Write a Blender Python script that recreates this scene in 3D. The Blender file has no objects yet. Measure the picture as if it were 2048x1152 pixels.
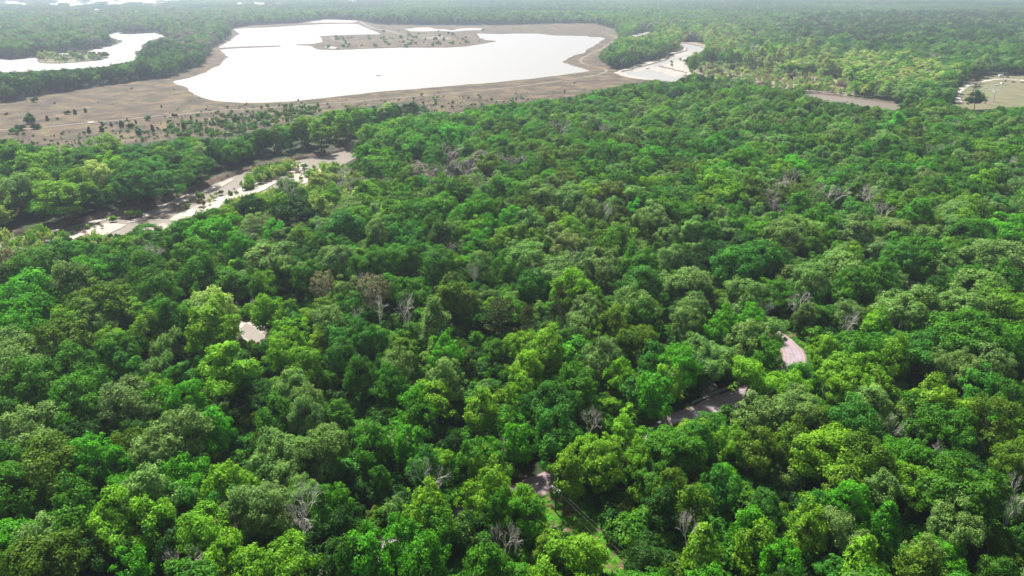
import bpy, math, random
import numpy as np
from mathutils import Vector
from mathutils.geometry import delaunay_2d_cdt
random.seed(7); RNG = np.random.default_rng(7)
R = math.radians
S = bpy.context.scene
COL = S.collection
# ------------------------------------------------------------------ camera
CAM_H, PITCH, F = 120.0, R(24.3), 1367.0          # F: focal length in pixels of the 2048 px wide photograph
cd = bpy.data.cameras.new('camera'); cam = bpy.data.objects.new('camera', cd); COL.objects.link(cam)
cam.location = (0, 0, CAM_H); cam.rotation_euler = (R(90) - PITCH, 0, 0)
cd.sensor_width = 36; cd.lens = F / 2048 * 36; cd.clip_start = 1; cd.clip_end = 60000
S.camera = cam
CP, SP = math.cos(PITCH), math.sin(PITCH)
def G(px, py, z=0.0):
    """photo pixel -> point of the world at height z"""
    a, b = (px - 1024) / F, (576 - py) / F
    dx, dy, dz = a, CP + b * SP, -SP + b * CP
    t = (z - CAM_H) / dz
    return (dx * t, dy * t)
def P(x, y, z):
    """world -> photo pixel (arrays work)"""
    dz = z - CAM_H
    fw = y * CP - dz * SP; up = y * SP + dz * CP
    return 1024 + F * x / fw, 576 - F * up / fw
# ------------------------------------------------------------------ light
SUN_EL, SUN_AZ = 55, -26                          # azimuth measured from +Y, negative = to the left
w = bpy.data.worlds.new('World'); S.world = w; w.use_nodes = True
nt = w.node_tree; nt.nodes.clear()
out = nt.nodes.new('ShaderNodeOutputWorld'); bg = nt.nodes.new('ShaderNodeBackground')
sky = nt.nodes.new('ShaderNodeTexSky'); sky.sky_type = 'NISHITA'; sky.sun_disc = False
sky.sun_elevation = R(SUN_EL); sky.sun_rotation = R(SUN_AZ); sky.altitude = 50
sky.air_density = 1.0; sky.dust_density = 4.0; sky.ozone_density = 1.0
hs = nt.nodes.new('ShaderNodeHueSaturation'); hs.inputs['Saturation'].default_value = 0.62
nt.links.new(sky.outputs[0], hs.inputs['Color']); nt.links.new(hs.outputs[0], bg.inputs[0]); nt.links.new(bg.outputs[0], out.inputs[0])
bg.inputs[1].default_value = 0.054
sl = bpy.data.lights.new('sun', 'SUN'); sun = bpy.data.objects.new('sun', sl); COL.objects.link(sun)
sl.energy = 5.0; sl.angle = R(3.0); sl.color = (1.0, 0.955, 0.88)
sd = Vector((math.sin(R(SUN_AZ)) * math.cos(R(SUN_EL)), math.cos(R(SUN_AZ)) * math.cos(R(SUN_EL)), math.sin(R(SUN_EL))))
sun.rotation_euler = sd.to_track_quat('Z', 'Y').to_euler(); sun.location = (0, 300, 200)
S.view_settings.view_transform = 'Standard'; S.view_settings.look = 'None'
S.view_settings.exposure = 1.34; S.view_settings.gamma = 1.0; S.view_settings.use_curve_mapping = False
S.cycles.max_bounces = 5; S.cycles.diffuse_bounces = 2; S.cycles.glossy_bounces = 2; S.cycles.transmission_bounces = 3
S.cycles.transparent_max_bounces = 4; S.cycles.volume_bounces = 0; S.cycles.use_adaptive_sampling = False
HAZE = 1.3e-4

# ------------------------------------------------------------------ helpers
def link(o, parent=None):
    COL.objects.link(o)
    if parent: o.parent = parent
    return o
def mesh_np(name, V, Fc, mats, mi=None, var=None, smooth=False):
    """V (n,3); Fc: list of arrays of faces (each (m,k))"""
    me = bpy.data.meshes.new(name)
    if isinstance(Fc, np.ndarray): Fc = [Fc]
    Fc = [f for f in Fc if len(f)]
    nl = sum(f.size for f in Fc); nf = sum(len(f) for f in Fc)
    me.vertices.add(len(V)); me.vertices.foreach_set('co', np.asarray(V, np.float32).ravel())
    me.loops.add(nl); me.loops.foreach_set('vertex_index', np.concatenate([f.ravel() for f in Fc]).astype(np.int32))
    me.polygons.add(nf)
    tot = np.concatenate([np.full(len(f), f.shape[1]) for f in Fc]); st = np.concatenate([[0], np.cumsum(tot)[:-1]])
    me.polygons.foreach_set('loop_start', st.astype(np.int32))
    if mi is not None: me.polygons.foreach_set('material_index', np.asarray(mi, np.int32))
    for m in mats: me.materials.append(m)
    if var is not None:
        a = me.attributes.new('leafvar', 'FLOAT', 'POINT'); a.data.foreach_set('value', np.asarray(var, np.float32))
    me.update(calc_edges=True)
    if smooth: me.shade_smooth()
    return me
def obj(name, me, parent=None, **kw):
    o = bpy.data.objects.new(name, me); link(o, parent)
    for k, v in kw.items(): o[k] = v
    return o
def empty(name, loc, rz=0, **kw):
    o = bpy.data.objects.new(name, None); link(o); o.location = loc; o.rotation_euler = (0, 0, rz)
    for k, v in kw.items(): o[k] = v
    return o
class MB:
    """collects simple solids into one mesh"""
    def __init__(s): s.v = []; s.f = []
    def add(s, vs, fs):
        n = len(s.v); s.v += [tuple(v) for v in vs]; s.f += [tuple(i + n for i in f) for f in fs]; return s
    def box(s, c, d, rz=0, taper=1.0):
        vs = []
        for z in (-1, 1):
            k = taper if z > 0 else 1
            for x, y in ((-1, -1), (1, -1), (1, 1), (-1, 1)):
                X, Y = x * d[0] / 2 * k, y * d[1] / 2 * k
                vs.append((c[0] + X * math.cos(rz) - Y * math.sin(rz), c[1] + X * math.sin(rz) + Y * math.cos(rz), c[2] + z * d[2] / 2))
        return s.add(vs, [(0, 3, 2, 1), (4, 5, 6, 7), (0, 1, 5, 4), (1, 2, 6, 5), (2, 3, 7, 6), (3, 0, 4, 7)])
    def tube(s, p0, p1, r0, r1, n=6):
        p0, p1 = Vector(p0), Vector(p1); d = (p1 - p0).normalized()
        a = d.orthogonal().normalized(); b = d.cross(a); vs = []
        for p, r in ((p0, r0), (p1, r1)):
            for i in range(n):
                t = 2 * math.pi * i / n; vs.append(p + (a * math.cos(t) + b * math.sin(t)) * r)
        fs = [(i, (i + 1) % n, n + (i + 1) % n, n + i) for i in range(n)] + [tuple(range(n))[::-1], tuple(range(n, 2 * n))]
        return s.add(vs, fs)
    def prof(s, pts, w):       # outline in (x,z) extruded along y, width w
        n = len(pts); vs = [(x, -w / 2, z) for x, z in pts] + [(x, w / 2, z) for x, z in pts]
        return s.add(vs, [(i, (i + 1) % n, n + (i + 1) % n, n + i) for i in range(n)] + [tuple(range(n))[::-1], tuple(range(n, 2 * n))])
    def mesh(s, name, m, smooth=False):
        me = bpy.data.meshes.new(name); me.from_pydata(s.v, [], s.f); me.materials.append(m); me.update()
        if smooth: me.shade_smooth()
        return me
    def build(s, name, m, parent=None, **kw): return obj(name, s.mesh(name, m), parent, **kw)

# ------------------------------------------------------------------ materials
def newmat(name):
    m = bpy.data.materials.new(name); m.use_nodes = True; t = m.node_tree; t.nodes.clear()
    o = t.nodes.new('ShaderNodeOutputMaterial'); return m, t, o
def plain(name, c, rough=0.7, metal=0.0, var=0.15, scale=2.0):
    m, t, o = newmat(name)
    p = t.nodes.new('ShaderNodeBsdfPrincipled'); p.inputs['Roughness'].default_value = rough; p.inputs['Metallic'].default_value = metal
    tc = t.nodes.new('ShaderNodeTexCoord'); n = t.nodes.new('ShaderNodeTexNoise'); n.inputs['Scale'].default_value = scale; n.inputs['Detail'].default_value = 4
    r = t.nodes.new('ShaderNodeValToRGB'); r.color_ramp.elements[0].position = .3; r.color_ramp.elements[1].position = .7
    r.color_ramp.elements[0].color = [x * (1 - var) for x in c] + [1]; r.color_ramp.elements[1].color = [min(1, x * (1 + var)) for x in c] + [1]
    t.links.new(tc.outputs['Object'], n.inputs['Vector']); t.links.new(n.outputs[0], r.inputs[0]); t.links.new(r.outputs[0], p.inputs['Base Color'])
    t.links.new(p.outputs[0], o.inputs[0]); return m
def leafmat(name, transl=0.42):
    m, t, o = newmat(name); L = t.links.new
    at = t.nodes.new('ShaderNodeAttribute'); at.attribute_type = 'INSTANCER'; at.attribute_name = 'tint'
    av = t.nodes.new('ShaderNodeAttribute'); av.attribute_name = 'leafvar'
    hsv = t.nodes.new('ShaderNodeHueSaturation')
    L(at.outputs['Color'], hsv.inputs['Color']); L(av.outputs['Fac'], hsv.inputs['Value'])
    hue = t.nodes.new('ShaderNodeMapRange'); hue.inputs[1].default_value = .6; hue.inputs[2].default_value = 1.5; hue.inputs[3].default_value = .503; hue.inputs[4].default_value = .486
    L(av.outputs['Fac'], hue.inputs[0]); L(hue.outputs[0], hsv.inputs['Hue'])
    d = t.nodes.new('ShaderNodeBsdfDiffuse'); tr = t.nodes.new('ShaderNodeBsdfTranslucent'); mx = t.nodes.new('ShaderNodeMixShader'); mx.inputs[0].default_value = transl
    g = t.nodes.new('ShaderNodeBsdfGlossy'); g.inputs['Roughness'].default_value = .5; g.inputs['Color'].default_value = (.9, .95, .9, 1)
    m2 = t.nodes.new('ShaderNodeMixShader'); m2.inputs[0].default_value = .006
    L(hsv.outputs[0], d.inputs[0]); L(hsv.outputs[0], tr.inputs[0]); L(d.outputs[0], mx.inputs[1]); L(tr.outputs[0], mx.inputs[2])
    L(mx.outputs[0], m2.inputs[1]); L(g.outputs[0], m2.inputs[2]); L(m2.outputs[0], o.inputs[0]); return m
LEAF = leafmat('leaf')
BARK = plain('bark', (.075, .058, .045), .9, var=.35, scale=3)
PALE = plain('pale_bark', (.30, .27, .25), .9, var=.25, scale=3)
DEAD = plain('dead_wood', (.48, .45, .41), .9, var=.2, scale=2)
def ground_mat(name, cols, sc1, sc2, stretch=(1, 1, 1), bump=.3, rough=.95, pos=(.3, .5, .7), third=None, rot=0):
    """cols: three colours blended by two noises"""
    m, t, o = newmat(name); L = t.links.new
    p = t.nodes.new('ShaderNodeBsdfPrincipled'); p.inputs['Roughness'].default_value = rough
    try: p.inputs['Specular IOR Level'].default_value = .2
    except Exception: pass
    tc = t.nodes.new('ShaderNodeTexCoord'); mp = t.nodes.new('ShaderNodeMapping'); mp.inputs['Scale'].default_value = stretch; mp.inputs['Rotation'].default_value = (0, 0, rot)
    L(tc.outputs['Object'], mp.inputs[0])
    n1 = t.nodes.new('ShaderNodeTexNoise'); n1.inputs['Scale'].default_value = sc1; n1.inputs['Detail'].default_value = 8; n1.inputs['Roughness'].default_value = .65
    n2 = t.nodes.new('ShaderNodeTexNoise'); n2.inputs['Scale'].default_value = sc2; n2.inputs['Detail'].default_value = 5; n2.inputs['Roughness'].default_value = .7
    L(mp.outputs[0], n1.inputs['Vector']); L(tc.outputs['Object'], n2.inputs['Vector'])
    r = t.nodes.new('ShaderNodeValToRGB'); e = r.color_ramp.elements
    e[0].position = pos[0]; e[1].position = pos[2]; e.new(pos[1])
    for k, c in enumerate(cols[:3]): e[k].color = (*c, 1)
    L(n1.outputs[0], r.inputs[0])
    mx = t.nodes.new('ShaderNodeMixRGB'); mx.blend_type = 'OVERLAY'; mx.inputs[0].default_value = .75
    L(r.outputs[0], mx.inputs[1]); L(n2.outputs[0], mx.inputs[2])
    last = mx.outputs[0]
    if third:                                       # patches of another cover
        c3, s3, lo, hi = third
        n3 = t.nodes.new('ShaderNodeTexNoise'); n3.inputs['Scale'].default_value = s3; n3.inputs['Detail'].default_value = 6; n3.inputs['Roughness'].default_value = .7
        L(mp.outputs[0], n3.inputs['Vector'])
        mr = t.nodes.new('ShaderNodeMapRange'); mr.inputs[1].default_value = lo; mr.inputs[2].default_value = hi; L(n3.outputs[0], mr.inputs[0])
        m3 = t.nodes.new('ShaderNodeMixRGB'); L(mr.outputs[0], m3.inputs[0]); L(last, m3.inputs[1]); m3.inputs[2].default_value = (*c3, 1); last = m3.outputs[0]
    L(last, p.inputs['Base Color'])
    b = t.nodes.new('ShaderNodeBump'); b.inputs['Strength'].default_value = bump; b.inputs['Distance'].default_value = .4
    L(n2.outputs[0], b.inputs['Height']); L(b.outputs[0], p.inputs['Normal']); L(p.outputs[0], o.inputs[0]); return m
M_FLOOR = ground_mat('forest_floor', [(.012, .02, .008), (.022, .035, .012), (.05, .04, .025)], .15, 1.2)
M_MEADOW = ground_mat('dry_meadow', [(.034, .025, .019), (.066, .046, .030), (.105, .078, .041)], .04, .12, (1, 1.1, 1), third=((.036, .050, .018), .05, .50, .72), rot=R(-12), pos=(.40, .5, .60))
M_SHORE = ground_mat('lake_shore', [(.12, .09, .06), (.20, .15, .10), (.30, .24, .17)], .05, .8, third=((.09, .12, .045), .02, .5, .65))
M_SAND = ground_mat('river_sand', [(.14, .115, .095), (.24, .21, .18), (.36, .33, .30)], .09, .8, (1, 2, 1), rough=.6)
M_TRACK = ground_mat('dirt_track', [(.10, .082, .066), (.15, .125, .10), (.19, .165, .135)], .1, .9)
M_MUD = ground_mat('mud_flat', [(.13, .10, .075), (.19, .15, .12), (.11, .11, .05)], .05, .6)
M_GRASS = ground_mat('grass', [(.012, .055, .006), (.022, .085, .008), (.060, .070, .022)], .09, 1.6, bump=.8, pos=(.3, .52, .72))
M_LAWN = ground_mat('yard_grass', [(.07, .085, .035), (.12, .10, .065), (.09, .13, .04)], .045, .8, pos=(.35, .5, .6))
M_BANK = ground_mat('bank_earth', [(.05, .036, .026), (.09, .066, .05), (.15, .12, .09)], .2, 1.0, bump=1)
def watermat(name, base, rough, bsc, bst, stretch=(1, 1, 1)):
    m, t, o = newmat(name); L = t.links.new
    p = t.nodes.new('ShaderNodeBsdfPrincipled'); p.inputs['Base Color'].default_value = (*base, 1); p.inputs['Roughness'].default_value = rough; p.inputs['IOR'].default_value = 1.33
    tc = t.nodes.new('ShaderNodeTexCoord'); mp = t.nodes.new('ShaderNodeMapping'); mp.inputs['Scale'].default_value = stretch; L(tc.outputs['Object'], mp.inputs[0])
    n = t.nodes.new('ShaderNodeTexNoise'); n.inputs['Scale'].default_value = bsc; n.inputs['Detail'].default_value = 4; L(mp.outputs[0], n.inputs['Vector'])
    b = t.nodes.new('ShaderNodeBump'); b.inputs['Strength'].default_value = bst; b.inputs['Distance'].default_value = .1; L(n.outputs[0], b.inputs['Height'])
    L(b.outputs[0], p.inputs['Normal']); L(p.outputs[0], o.inputs[0]); return m
M_LAKE = watermat('lake_water', (.18, .18, .175), .50, 1.5, .6)
M_RIVER = watermat('river_water', (.12, .10, .08), .44, .5, .8, (1, .4, 1))
# road
def roadmat():
    m, t, o = newmat('worn_asphalt'); L = t.links.new
    p = t.nodes.new('ShaderNodeBsdfPrincipled'); p.inputs['Roughness'].default_value = .85
    at = t.nodes.new('ShaderNodeAttribute'); at.attribute_name = 'across'       # -1..1 across the road
    ab = t.nodes.new('ShaderNodeMath'); ab.operation = 'ABSOLUTE'; L(at.outputs['Fac'], ab.inputs[0])
    tc = t.nodes.new('ShaderNodeTexCoord'); n = t.nodes.new('ShaderNodeTexNoise'); n.inputs['Scale'].default_value = .35; n.inputs['Detail'].default_value = 8; n.inputs['Roughness'].default_value = .7
    L(tc.outputs['Object'], n.inputs['Vector'])
    r = t.nodes.new('ShaderNodeValToRGB'); e = r.color_ramp.elements
    e[0].position = 0; e[0].color = (0.168, 0.133, 0.149, 1); e[1].position = 1; e[1].color = (0.265, 0.173, 0.158, 1)
    for q, c in ((.06, (0.176, 0.139, 0.158)), (.2, (0.216, 0.173, 0.190)), (.32, (0.172, 0.136, 0.153)), (.55, (0.221, 0.176, 0.194)), (.72, (0.181, 0.139, 0.153)), (.86, (0.194, 0.143, 0.149))):
        k = e.new(q); k.color = (*c, 1)
    ad = t.nodes.new('ShaderNodeMath'); ad.operation = 'MULTIPLY_ADD'; ad.inputs[1].default_value = .18; L(n.outputs[0], ad.inputs[0])
    sb = t.nodes.new('ShaderNodeMath'); sb.operation = 'SUBTRACT'; sb.inputs[1].default_value = .09; L(ab.outputs[0], sb.inputs[0]); L(sb.outputs[0], ad.inputs[2])
    L(ad.outputs[0], r.inputs[0])
    mx = t.nodes.new('ShaderNodeMixRGB'); mx.blend_type = 'OVERLAY'; mx.inputs[0].default_value = .6; L(r.outputs[0], mx.inputs[1]); L(n.outputs[0], mx.inputs[2])
    L(mx.outputs[0], p.inputs['Base Color']); L(p.outputs[0], o.inputs[0]); return m
M_ROAD = roadmat()

# ------------------------------------------------------------------ layout, traced in pixels of the photograph and put on the ground
LAKE = [(342,164),(352,169),(366,172),(374,181),(386,188),(402,195),(425,201),(455,204),(490,206),(540,205),(580,203),(620,199),(700,190),(800,180),(900,172),(1000,164),(1100,153),(1186,141),(1160,133),(1140,127),(1128,123),(1136,117),(1148,111),(1172,105),(1178,97),(1190,92),(1202,82),(1214,76),(1200,73),(1180,73),(1178,71),(1110,70),(1075,66),(1030,66),(1000,67),(951,66),(957,74),(966,79),(990,82),(960,87),(930,92),(890,94),(840,94),(800,94),(740,96),(670,99),(640,98),(627,94),(622,90),(594,89.4),(594,88.6),(630,87.5),(648,83),(645,75),(640,72),(660,71),(700,69.5),(765,68),(750,61),(735,55),(715,47),(690,46.5),(650,47.5),(600,50),(540,54),(500,55),(465,58),(478,67),(470,71),(458,80),(440,90),(432,94),(437,99),(452,112),(446,119),(440,125),(432,131),(420,135),(400,146),(385,151),(372,155),(345,160)]
DAM = [(430,95.5),(470,93),(520,91.4),(561,90.4),(561,92),(520,93.6),(470,95.6),(437,98.5)]
PPOND = [(649,92),(660,91.5),(672,93),(681,95),(672,97),(658,97),(650,95)]
NPOND = [(803,55.5),(818,57),(832,54.5),(858,54),(870,57),(890,58),(905,60),(912,57),(940,55),(968,56),(962,60),(930,61),(905,63.5),(880,61.5),(850,63),(822,62.5),(812,59.5)]
LLAKE = [(-60,119),(0,117),(35,117),(55,115),(75,113),(105,106),(150,103),(175,101),(200,95),(235,87),(243,80),(232,79),(218,73),(213,68),(238,62),(243,67),(270,67),(310,64),(325,69),(340,73),(318,77),(295,84),(285,92),(286,100),(272,102),(274,120),(240,127),(210,133),(150,138),(50,143),(-60,146)]
LISLE = [(77,121),(80,112),(92,109.5),(105,111),(150,107.5),(185,107),(214,113),(200,119),(160,123),(120,125.5),(84,124.5)]
FARW = [[(60,-6),(80,6),(112,13),(150,12),(190,9),(230,12),(260,9),(330,11),(352,5),(400,4),(440,-2),(460,-8),(300,-14)],[(278,13),(300,12),(350,10),(356,15),(345,20),(322,17),(290,17)],[(138,16.5),(155,16.5),(152,19),(140,19)],[(184,15.5),(224,16),(224,21),(205,20),(180,18.5)],[(388,19.5),(406,20),(404,23),(390,22.5)],[(1162,2),(1190,2.6),(1226,4),(1215,6),(1170,6)],[(1020,-1),(1060,-2),(1092,0),(1060,2.5)],[(722,10),(745,11),(740,13.5),(724,12.5)]]
FARF = [[(-200,5),(-20,10),(60,14),(72,8),(40,2),(-200,-2)],[(440,5),(520,3),(600,6),(560,10),(470,11)],[(100,20),(180,22),(240,25),(180,28),(110,25)],[(640,1),(760,0),(800,4),(700,6)],[(1400,2),(1520,1),(1560,5),(1450,7)],[(1700,8),(1800,7),(1840,10),(1740,12)]]
RIVER = [(-80,497),(-40,482),(0,466),(20,461),(60,457),(110,446),(134,440),(190,428),(235,418),(290,408),(340,386),(400,366),(430,352),(465,342),(520,325),(560,318),(600,311),(640,304),(690,293),(740,270),(800,256),(873,226),(940,213),(1003,207),(1041,203),(1100,192),(1102,200),(1041,216),(960,232),(900,246),(840,262),(770,290),(722,308),(700,322),(660,345),(620,370),(560,402),(500,430),(450,444),(400,455),(350,470),(270,480),(190,489),(120,497),(60,510),(0,522),(-80,545)]
BARS = [[(100,464),(150,449),(215,437),(252,441),(215,459),(150,474),(105,480)], [(-60,500),(0,489),(50,477),(92,476),(70,492),(0,508),(-60,524)], [(250,438),(282,420),(330,399),(365,385),(420,366),(462,350),(468,352),(440,368),(400,384),(350,404),(312,420),(280,434)],  # first two outlines added: pale sand standing in for white sheen on the water
        [(335,433),(352,420),(400,400),(440,386),(500,374),(525,362),(520,372),(505,385),(460,398),(430,410),(390,425),(355,434)],
        [(470,376),(488,362),(520,345),(540,333),(575,324),(612,320),(608,332),(580,346),(545,362),(525,374),(495,384)],
        [(128,444),(160,436),(190,429),(228,420),(222,430),(170,440),(138,450)],
        [(255,462),(300,446),(325,438),(346,442),(335,450),(300,463)],
        [(60,459),(90,453),(120,449),(100,462),(70,466)],
        [(560,352),(600,338),(640,330),(660,334),(640,348),(600,362),(565,366)]]
R2 = [(1240,144),(1265,136),(1300,128),(1330,119),(1345,108),(1370,101),(1372,95),(1355,86),(1375,87),(1400,91),(1412,97),(1400,104),(1385,110),(1360,118),(1345,124),(1318,131),(1345,137),(1375,145),(1372,154),(1350,163),(1310,160),(1270,152)]
R3 = [(1256,71),(1275,66),(1300,61),(1310,62),(1290,69),(1272,74)]
R4 = [(1560,181),(1600,186),(1640,186),(1700,193),(1760,201),(1832,209),(1840,215),(1800,224),(1740,220),(1690,212),(1640,206),(1590,198),(1555,190)]
R5 = [(1404,152),(1420,156),(1418,163),(1404,160)]
MUD = [(1376,142),(1385,128),(1420,132),(1470,135),(1560,150),(1620,150),(1690,162),(1720,178),(1700,192),(1640,185),(1600,185),(1555,178),(1480,166),(1420,157)]
MUD2 = [(1395,93),(1413,96),(1412,89),(1390,84),(1360,84),(1372,88)]
RSAND = [(1226,146),(1245,139),(1270,130),(1300,122),(1330,113),(1340,106),(1366,99),(1368,96),(1350,88),(1352,84),(1380,85),(1415,93),(1418,99),(1395,112),(1365,121),(1385,140),(1378,156),(1350,164),(1300,160),(1262,156)]
MEADOW = [(-140,232),(0,207),(60,193),(150,180),(250,165),(330,156),(352,150),(400,132),(412,118),(420,105),(428,95),(452,80),(462,70),(462,58),(500,51),(560,48),(600,46),(650,38.5),(720,41),(760,49),(850,50),(1000,50),(1100,47),(1190,47),(1232,60),(1238,72),(1225,85),(1205,100),(1196,112),(1205,125),(1235,142),(1270,152),(1300,162),(1262,166),(1215,176),(1150,192),(1090,200),(1041,203),(940,214),(873,226),(852,212),(830,205),(780,206),(700,217),(640,226),(580,242),(520,258),(480,268),(440,276),(380,272),(300,284),(240,288),(190,292),(120,300),(60,290),(0,276),(-140,300)]
CLEAR = [(1060,958),(1140,968),(1190,985),(1185,1020),(1215,1070),(1262,1120),(1300,1170),(1225,1185),(1165,1110),(1120,1070),(1075,1060),(1068,1010)]
CREEK = [(468,603),(486,600),(490,622),(500,640),(530,645),(560,668),(556,690),(520,698),(495,692),(470,682),(462,660),(470,635)]
CREEKW = [(480,658),(492,646),(508,655),(528,672),(528,684),(508,686),(488,674)]
GULLY = [(1398,762),(1428,760),(1436,775),(1440,796),(1420,806),(1400,790)]
YARD = [(1903,212),(1908,190),(1918,172),(1945,158),(1985,150),(2120,150),(2150,215),(2060,214),(2000,216),(1950,220)]
ROADC = [(520,1220),(700,1128),(850,1062),(980,1010),(1070,974),(1120,952),(1190,920),(1270,880),(1360,842),(1430,812),(1500,784),(1555,760),(1583,738),(1589,718),(1583,700),(1566,682),(1540,664),(1500,645),(1440,622)]
VERGE = [(1556,658),(1578,660),(1608,674),(1634,700),(1634,722),(1616,744),(1600,735),(1604,716),(1596,696),(1578,680)]
SHOULDER = [(1340,848),(1380,826),(1405,812),(1404,800),(1350,826),(1322,844)]
def ccw(pts):
    n = len(pts); a = sum(pts[i][0] * pts[(i + 1) % n][1] - pts[(i + 1) % n][0] * pts[i][1] for i in range(n))
    return pts if a > 0 else pts[::-1]
def gp(poly): return [G(*p) for p in poly]
def jag(pts, amp, seed, minlen=14, z=0):
    """subdivide a ground outline and roughen it, more where edges are long"""
    rg = np.random.default_rng(seed); out = []
    for i, p in enumerate(pts):
        q = pts[(i + 1) % len(pts)]; L = math.dist(p, q); n = max(1, min(14, int(L / minlen)))
        nx, ny = (-(q[1] - p[1]) / (L + 1e-6), (q[0] - p[0]) / (L + 1e-6))
        for k in range(n):
            t = k / n; o = rg.normal() * amp * (0 if k == 0 else min(1, L / 40))
            out.append((p[0] + (q[0] - p[0]) * t + nx * o, p[1] + (q[1] - p[1]) * t + ny * o))
    return ccw(out)
def inpoly(px, py, poly):
    px = np.atleast_1d(px); py = np.atleast_1d(py); r = np.zeros(px.shape, bool); n = len(poly)
    for i in range(n):
        x1, y1 = poly[i]; x2, y2 = poly[(i + 1) % n]
        if y1 == y2: continue
        c = ((y1 > py) != (y2 > py)) & (px < (x2 - x1) * (py - y1) / (y2 - y1) + x1); r ^= c
    return r
def sheet(name, pts, z, mat, **kw):
    vs = [Vector(p) for p in ccw(pts)]; n = len(vs)
    V, E, Fc, _, _, fo = delaunay_2d_cdt(vs, [], [list(range(n))], 1, 1e-4)
    me = bpy.data.meshes.new(name); me.from_pydata([(v.x, v.y, z) for v in V], [], [list(f) for f in Fc]); me.materials.append(mat); me.update()
    kw.setdefault('kind', 'structure')
    return obj(name, me, **kw)
def skirt(name, pts, z0, z1, off, mat):
    """sloping bank going down inside an outline"""
    n = len(pts); a = sum(pts[i][0] * pts[(i + 1) % n][1] - pts[(i + 1) % n][0] * pts[i][1] for i in range(n)); sg = 1 if a > 0 else -1
    V = []; Fc = []
    for i in range(n):
        p0, p, p1 = pts[i - 1], pts[i], pts[(i + 1) % n]; tx, ty = p1[0] - p0[0], p1[1] - p0[1]; l = math.hypot(tx, ty) + 1e-6
        nx, ny = -ty / l * sg, tx / l * sg; k = random.uniform(.6, 1.4)
        V += [(p[0] - nx * .05, p[1] - ny * .05, z0), (p[0] + nx * off * k * .5, p[1] + ny * off * k * .5, z0 + (z1 - z0) * .35), (p[0] + nx * off * k, p[1] + ny * off * k, z1)]
    for i in range(n):
        j = (i + 1) % n
        for k in (0, 1): Fc.append((3 * i + k, 3 * j + k, 3 * j + k + 1, 3 * i + k + 1))
    me = bpy.data.meshes.new(name); me.from_pydata(V, [], Fc); me.materials.append(mat); me.update(); return obj(name, me, kind='structure')
holes = {'lake': (jag(gp(LAKE), 1.6, 1), 1.0, 3.0), 'pond': (jag(gp(PPOND), .5, 2), .8, 1.5), 'far_pond': (jag(gp(NPOND), 1, 3), .8, 3), 'upper_lake': (jag(gp(LLAKE), 2, 4), 1.0, 3.5),
         'river': (jag(gp(RIVER), .9, 5, 6), 2.6, 4.5), 'river_bend': (jag(gp(R2), 1.5, 6), .9, 3), 'river_reach': (jag(gp(R3), 1.5, 7), .9, 2), 'river_pool': (jag(gp(R4), .9, 8), 1.2, 2.5)}
island = jag(gp(LISLE), 1.5, 9)
EXT = 16000
outer = [(-EXT, -600), (EXT, -600), (EXT, EXT), (-EXT, EXT)]
vs = [Vector(p) for p in outer]; faces = [[0, 1, 2, 3]]
order = ['outer']
for k, (pts, _, _) in list(holes.items()) + [('island', (island, 0, 0))]:
    n0 = len(vs); vs += [Vector(p) for p in pts]; faces.append(list(range(n0, len(vs)))); order.append(k)
V, E, Fc, _, _, fo = delaunay_2d_cdt(vs, [], faces, 1, 1e-3)
keep = [list(f) for f, o in zip(Fc, fo) if 0 in o and (len(o) == 1 or order.index('island') in o)]
me = bpy.data.meshes.new('ground'); me.from_pydata([(v.x, v.y, 0) for v in V], [], keep); me.materials.append(M_FLOOR); me.update()
obj('ground', me, kind='structure')
for k, (pts, dep, off) in holes.items():
    riv = k.startswith('river')
    zz = -dep + .25
    sheet(k, [(x, y) for x, y in pts], -dep, M_RIVER if k in ('river', 'river_pool') else M_LAKE)
    skirt('river_bank' if riv else 'lake_bank', pts, 0.02, -dep - .2, off, M_BANK)
skirt('lake_bank', island[::-1], 0.02, -1.2, -3, M_BANK)
for i, p in enumerate(FARW): sheet('far_water', jag(gp(p), 20, 20 + i, 60), .5, M_LAKE)
sheet('dam', jag(gp(DAM), .6, 30, 8), -.4, M_BANK)
for i, p in enumerate(BARS): sheet('sandbar', jag(gp(p), 1.0, 40 + i, 4), -2.35 if i != 4 else -2.2, M_SAND)  # the first two sheets paint the river's bright sheen in sand colour
sheet('island', island, .02, M_LAWN)
for i, p in enumerate([[(1290,136),(1345,130),(1368,140),(1372,150),(1350,153),(1320,143)], [(1318,119),(1350,109),(1372,103),(1396,99),(1384,106),(1350,115)], [(1262,140),(1290,133),(1310,129),(1300,136),(1272,143)]]):
    sheet('sandbar', jag(gp(p), 1.5, 60 + i, 8), -.8, M_SAND)
M_FIELD = ground_mat('far_fields', [(.16, .17, .09), (.26, .25, .17), (.36, .34, .26)], .01, .05)
for i, p in enumerate(FARF): sheet('far_field', jag(gp(p), 25, 90 + i, 80), .3, M_FIELD)
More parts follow.
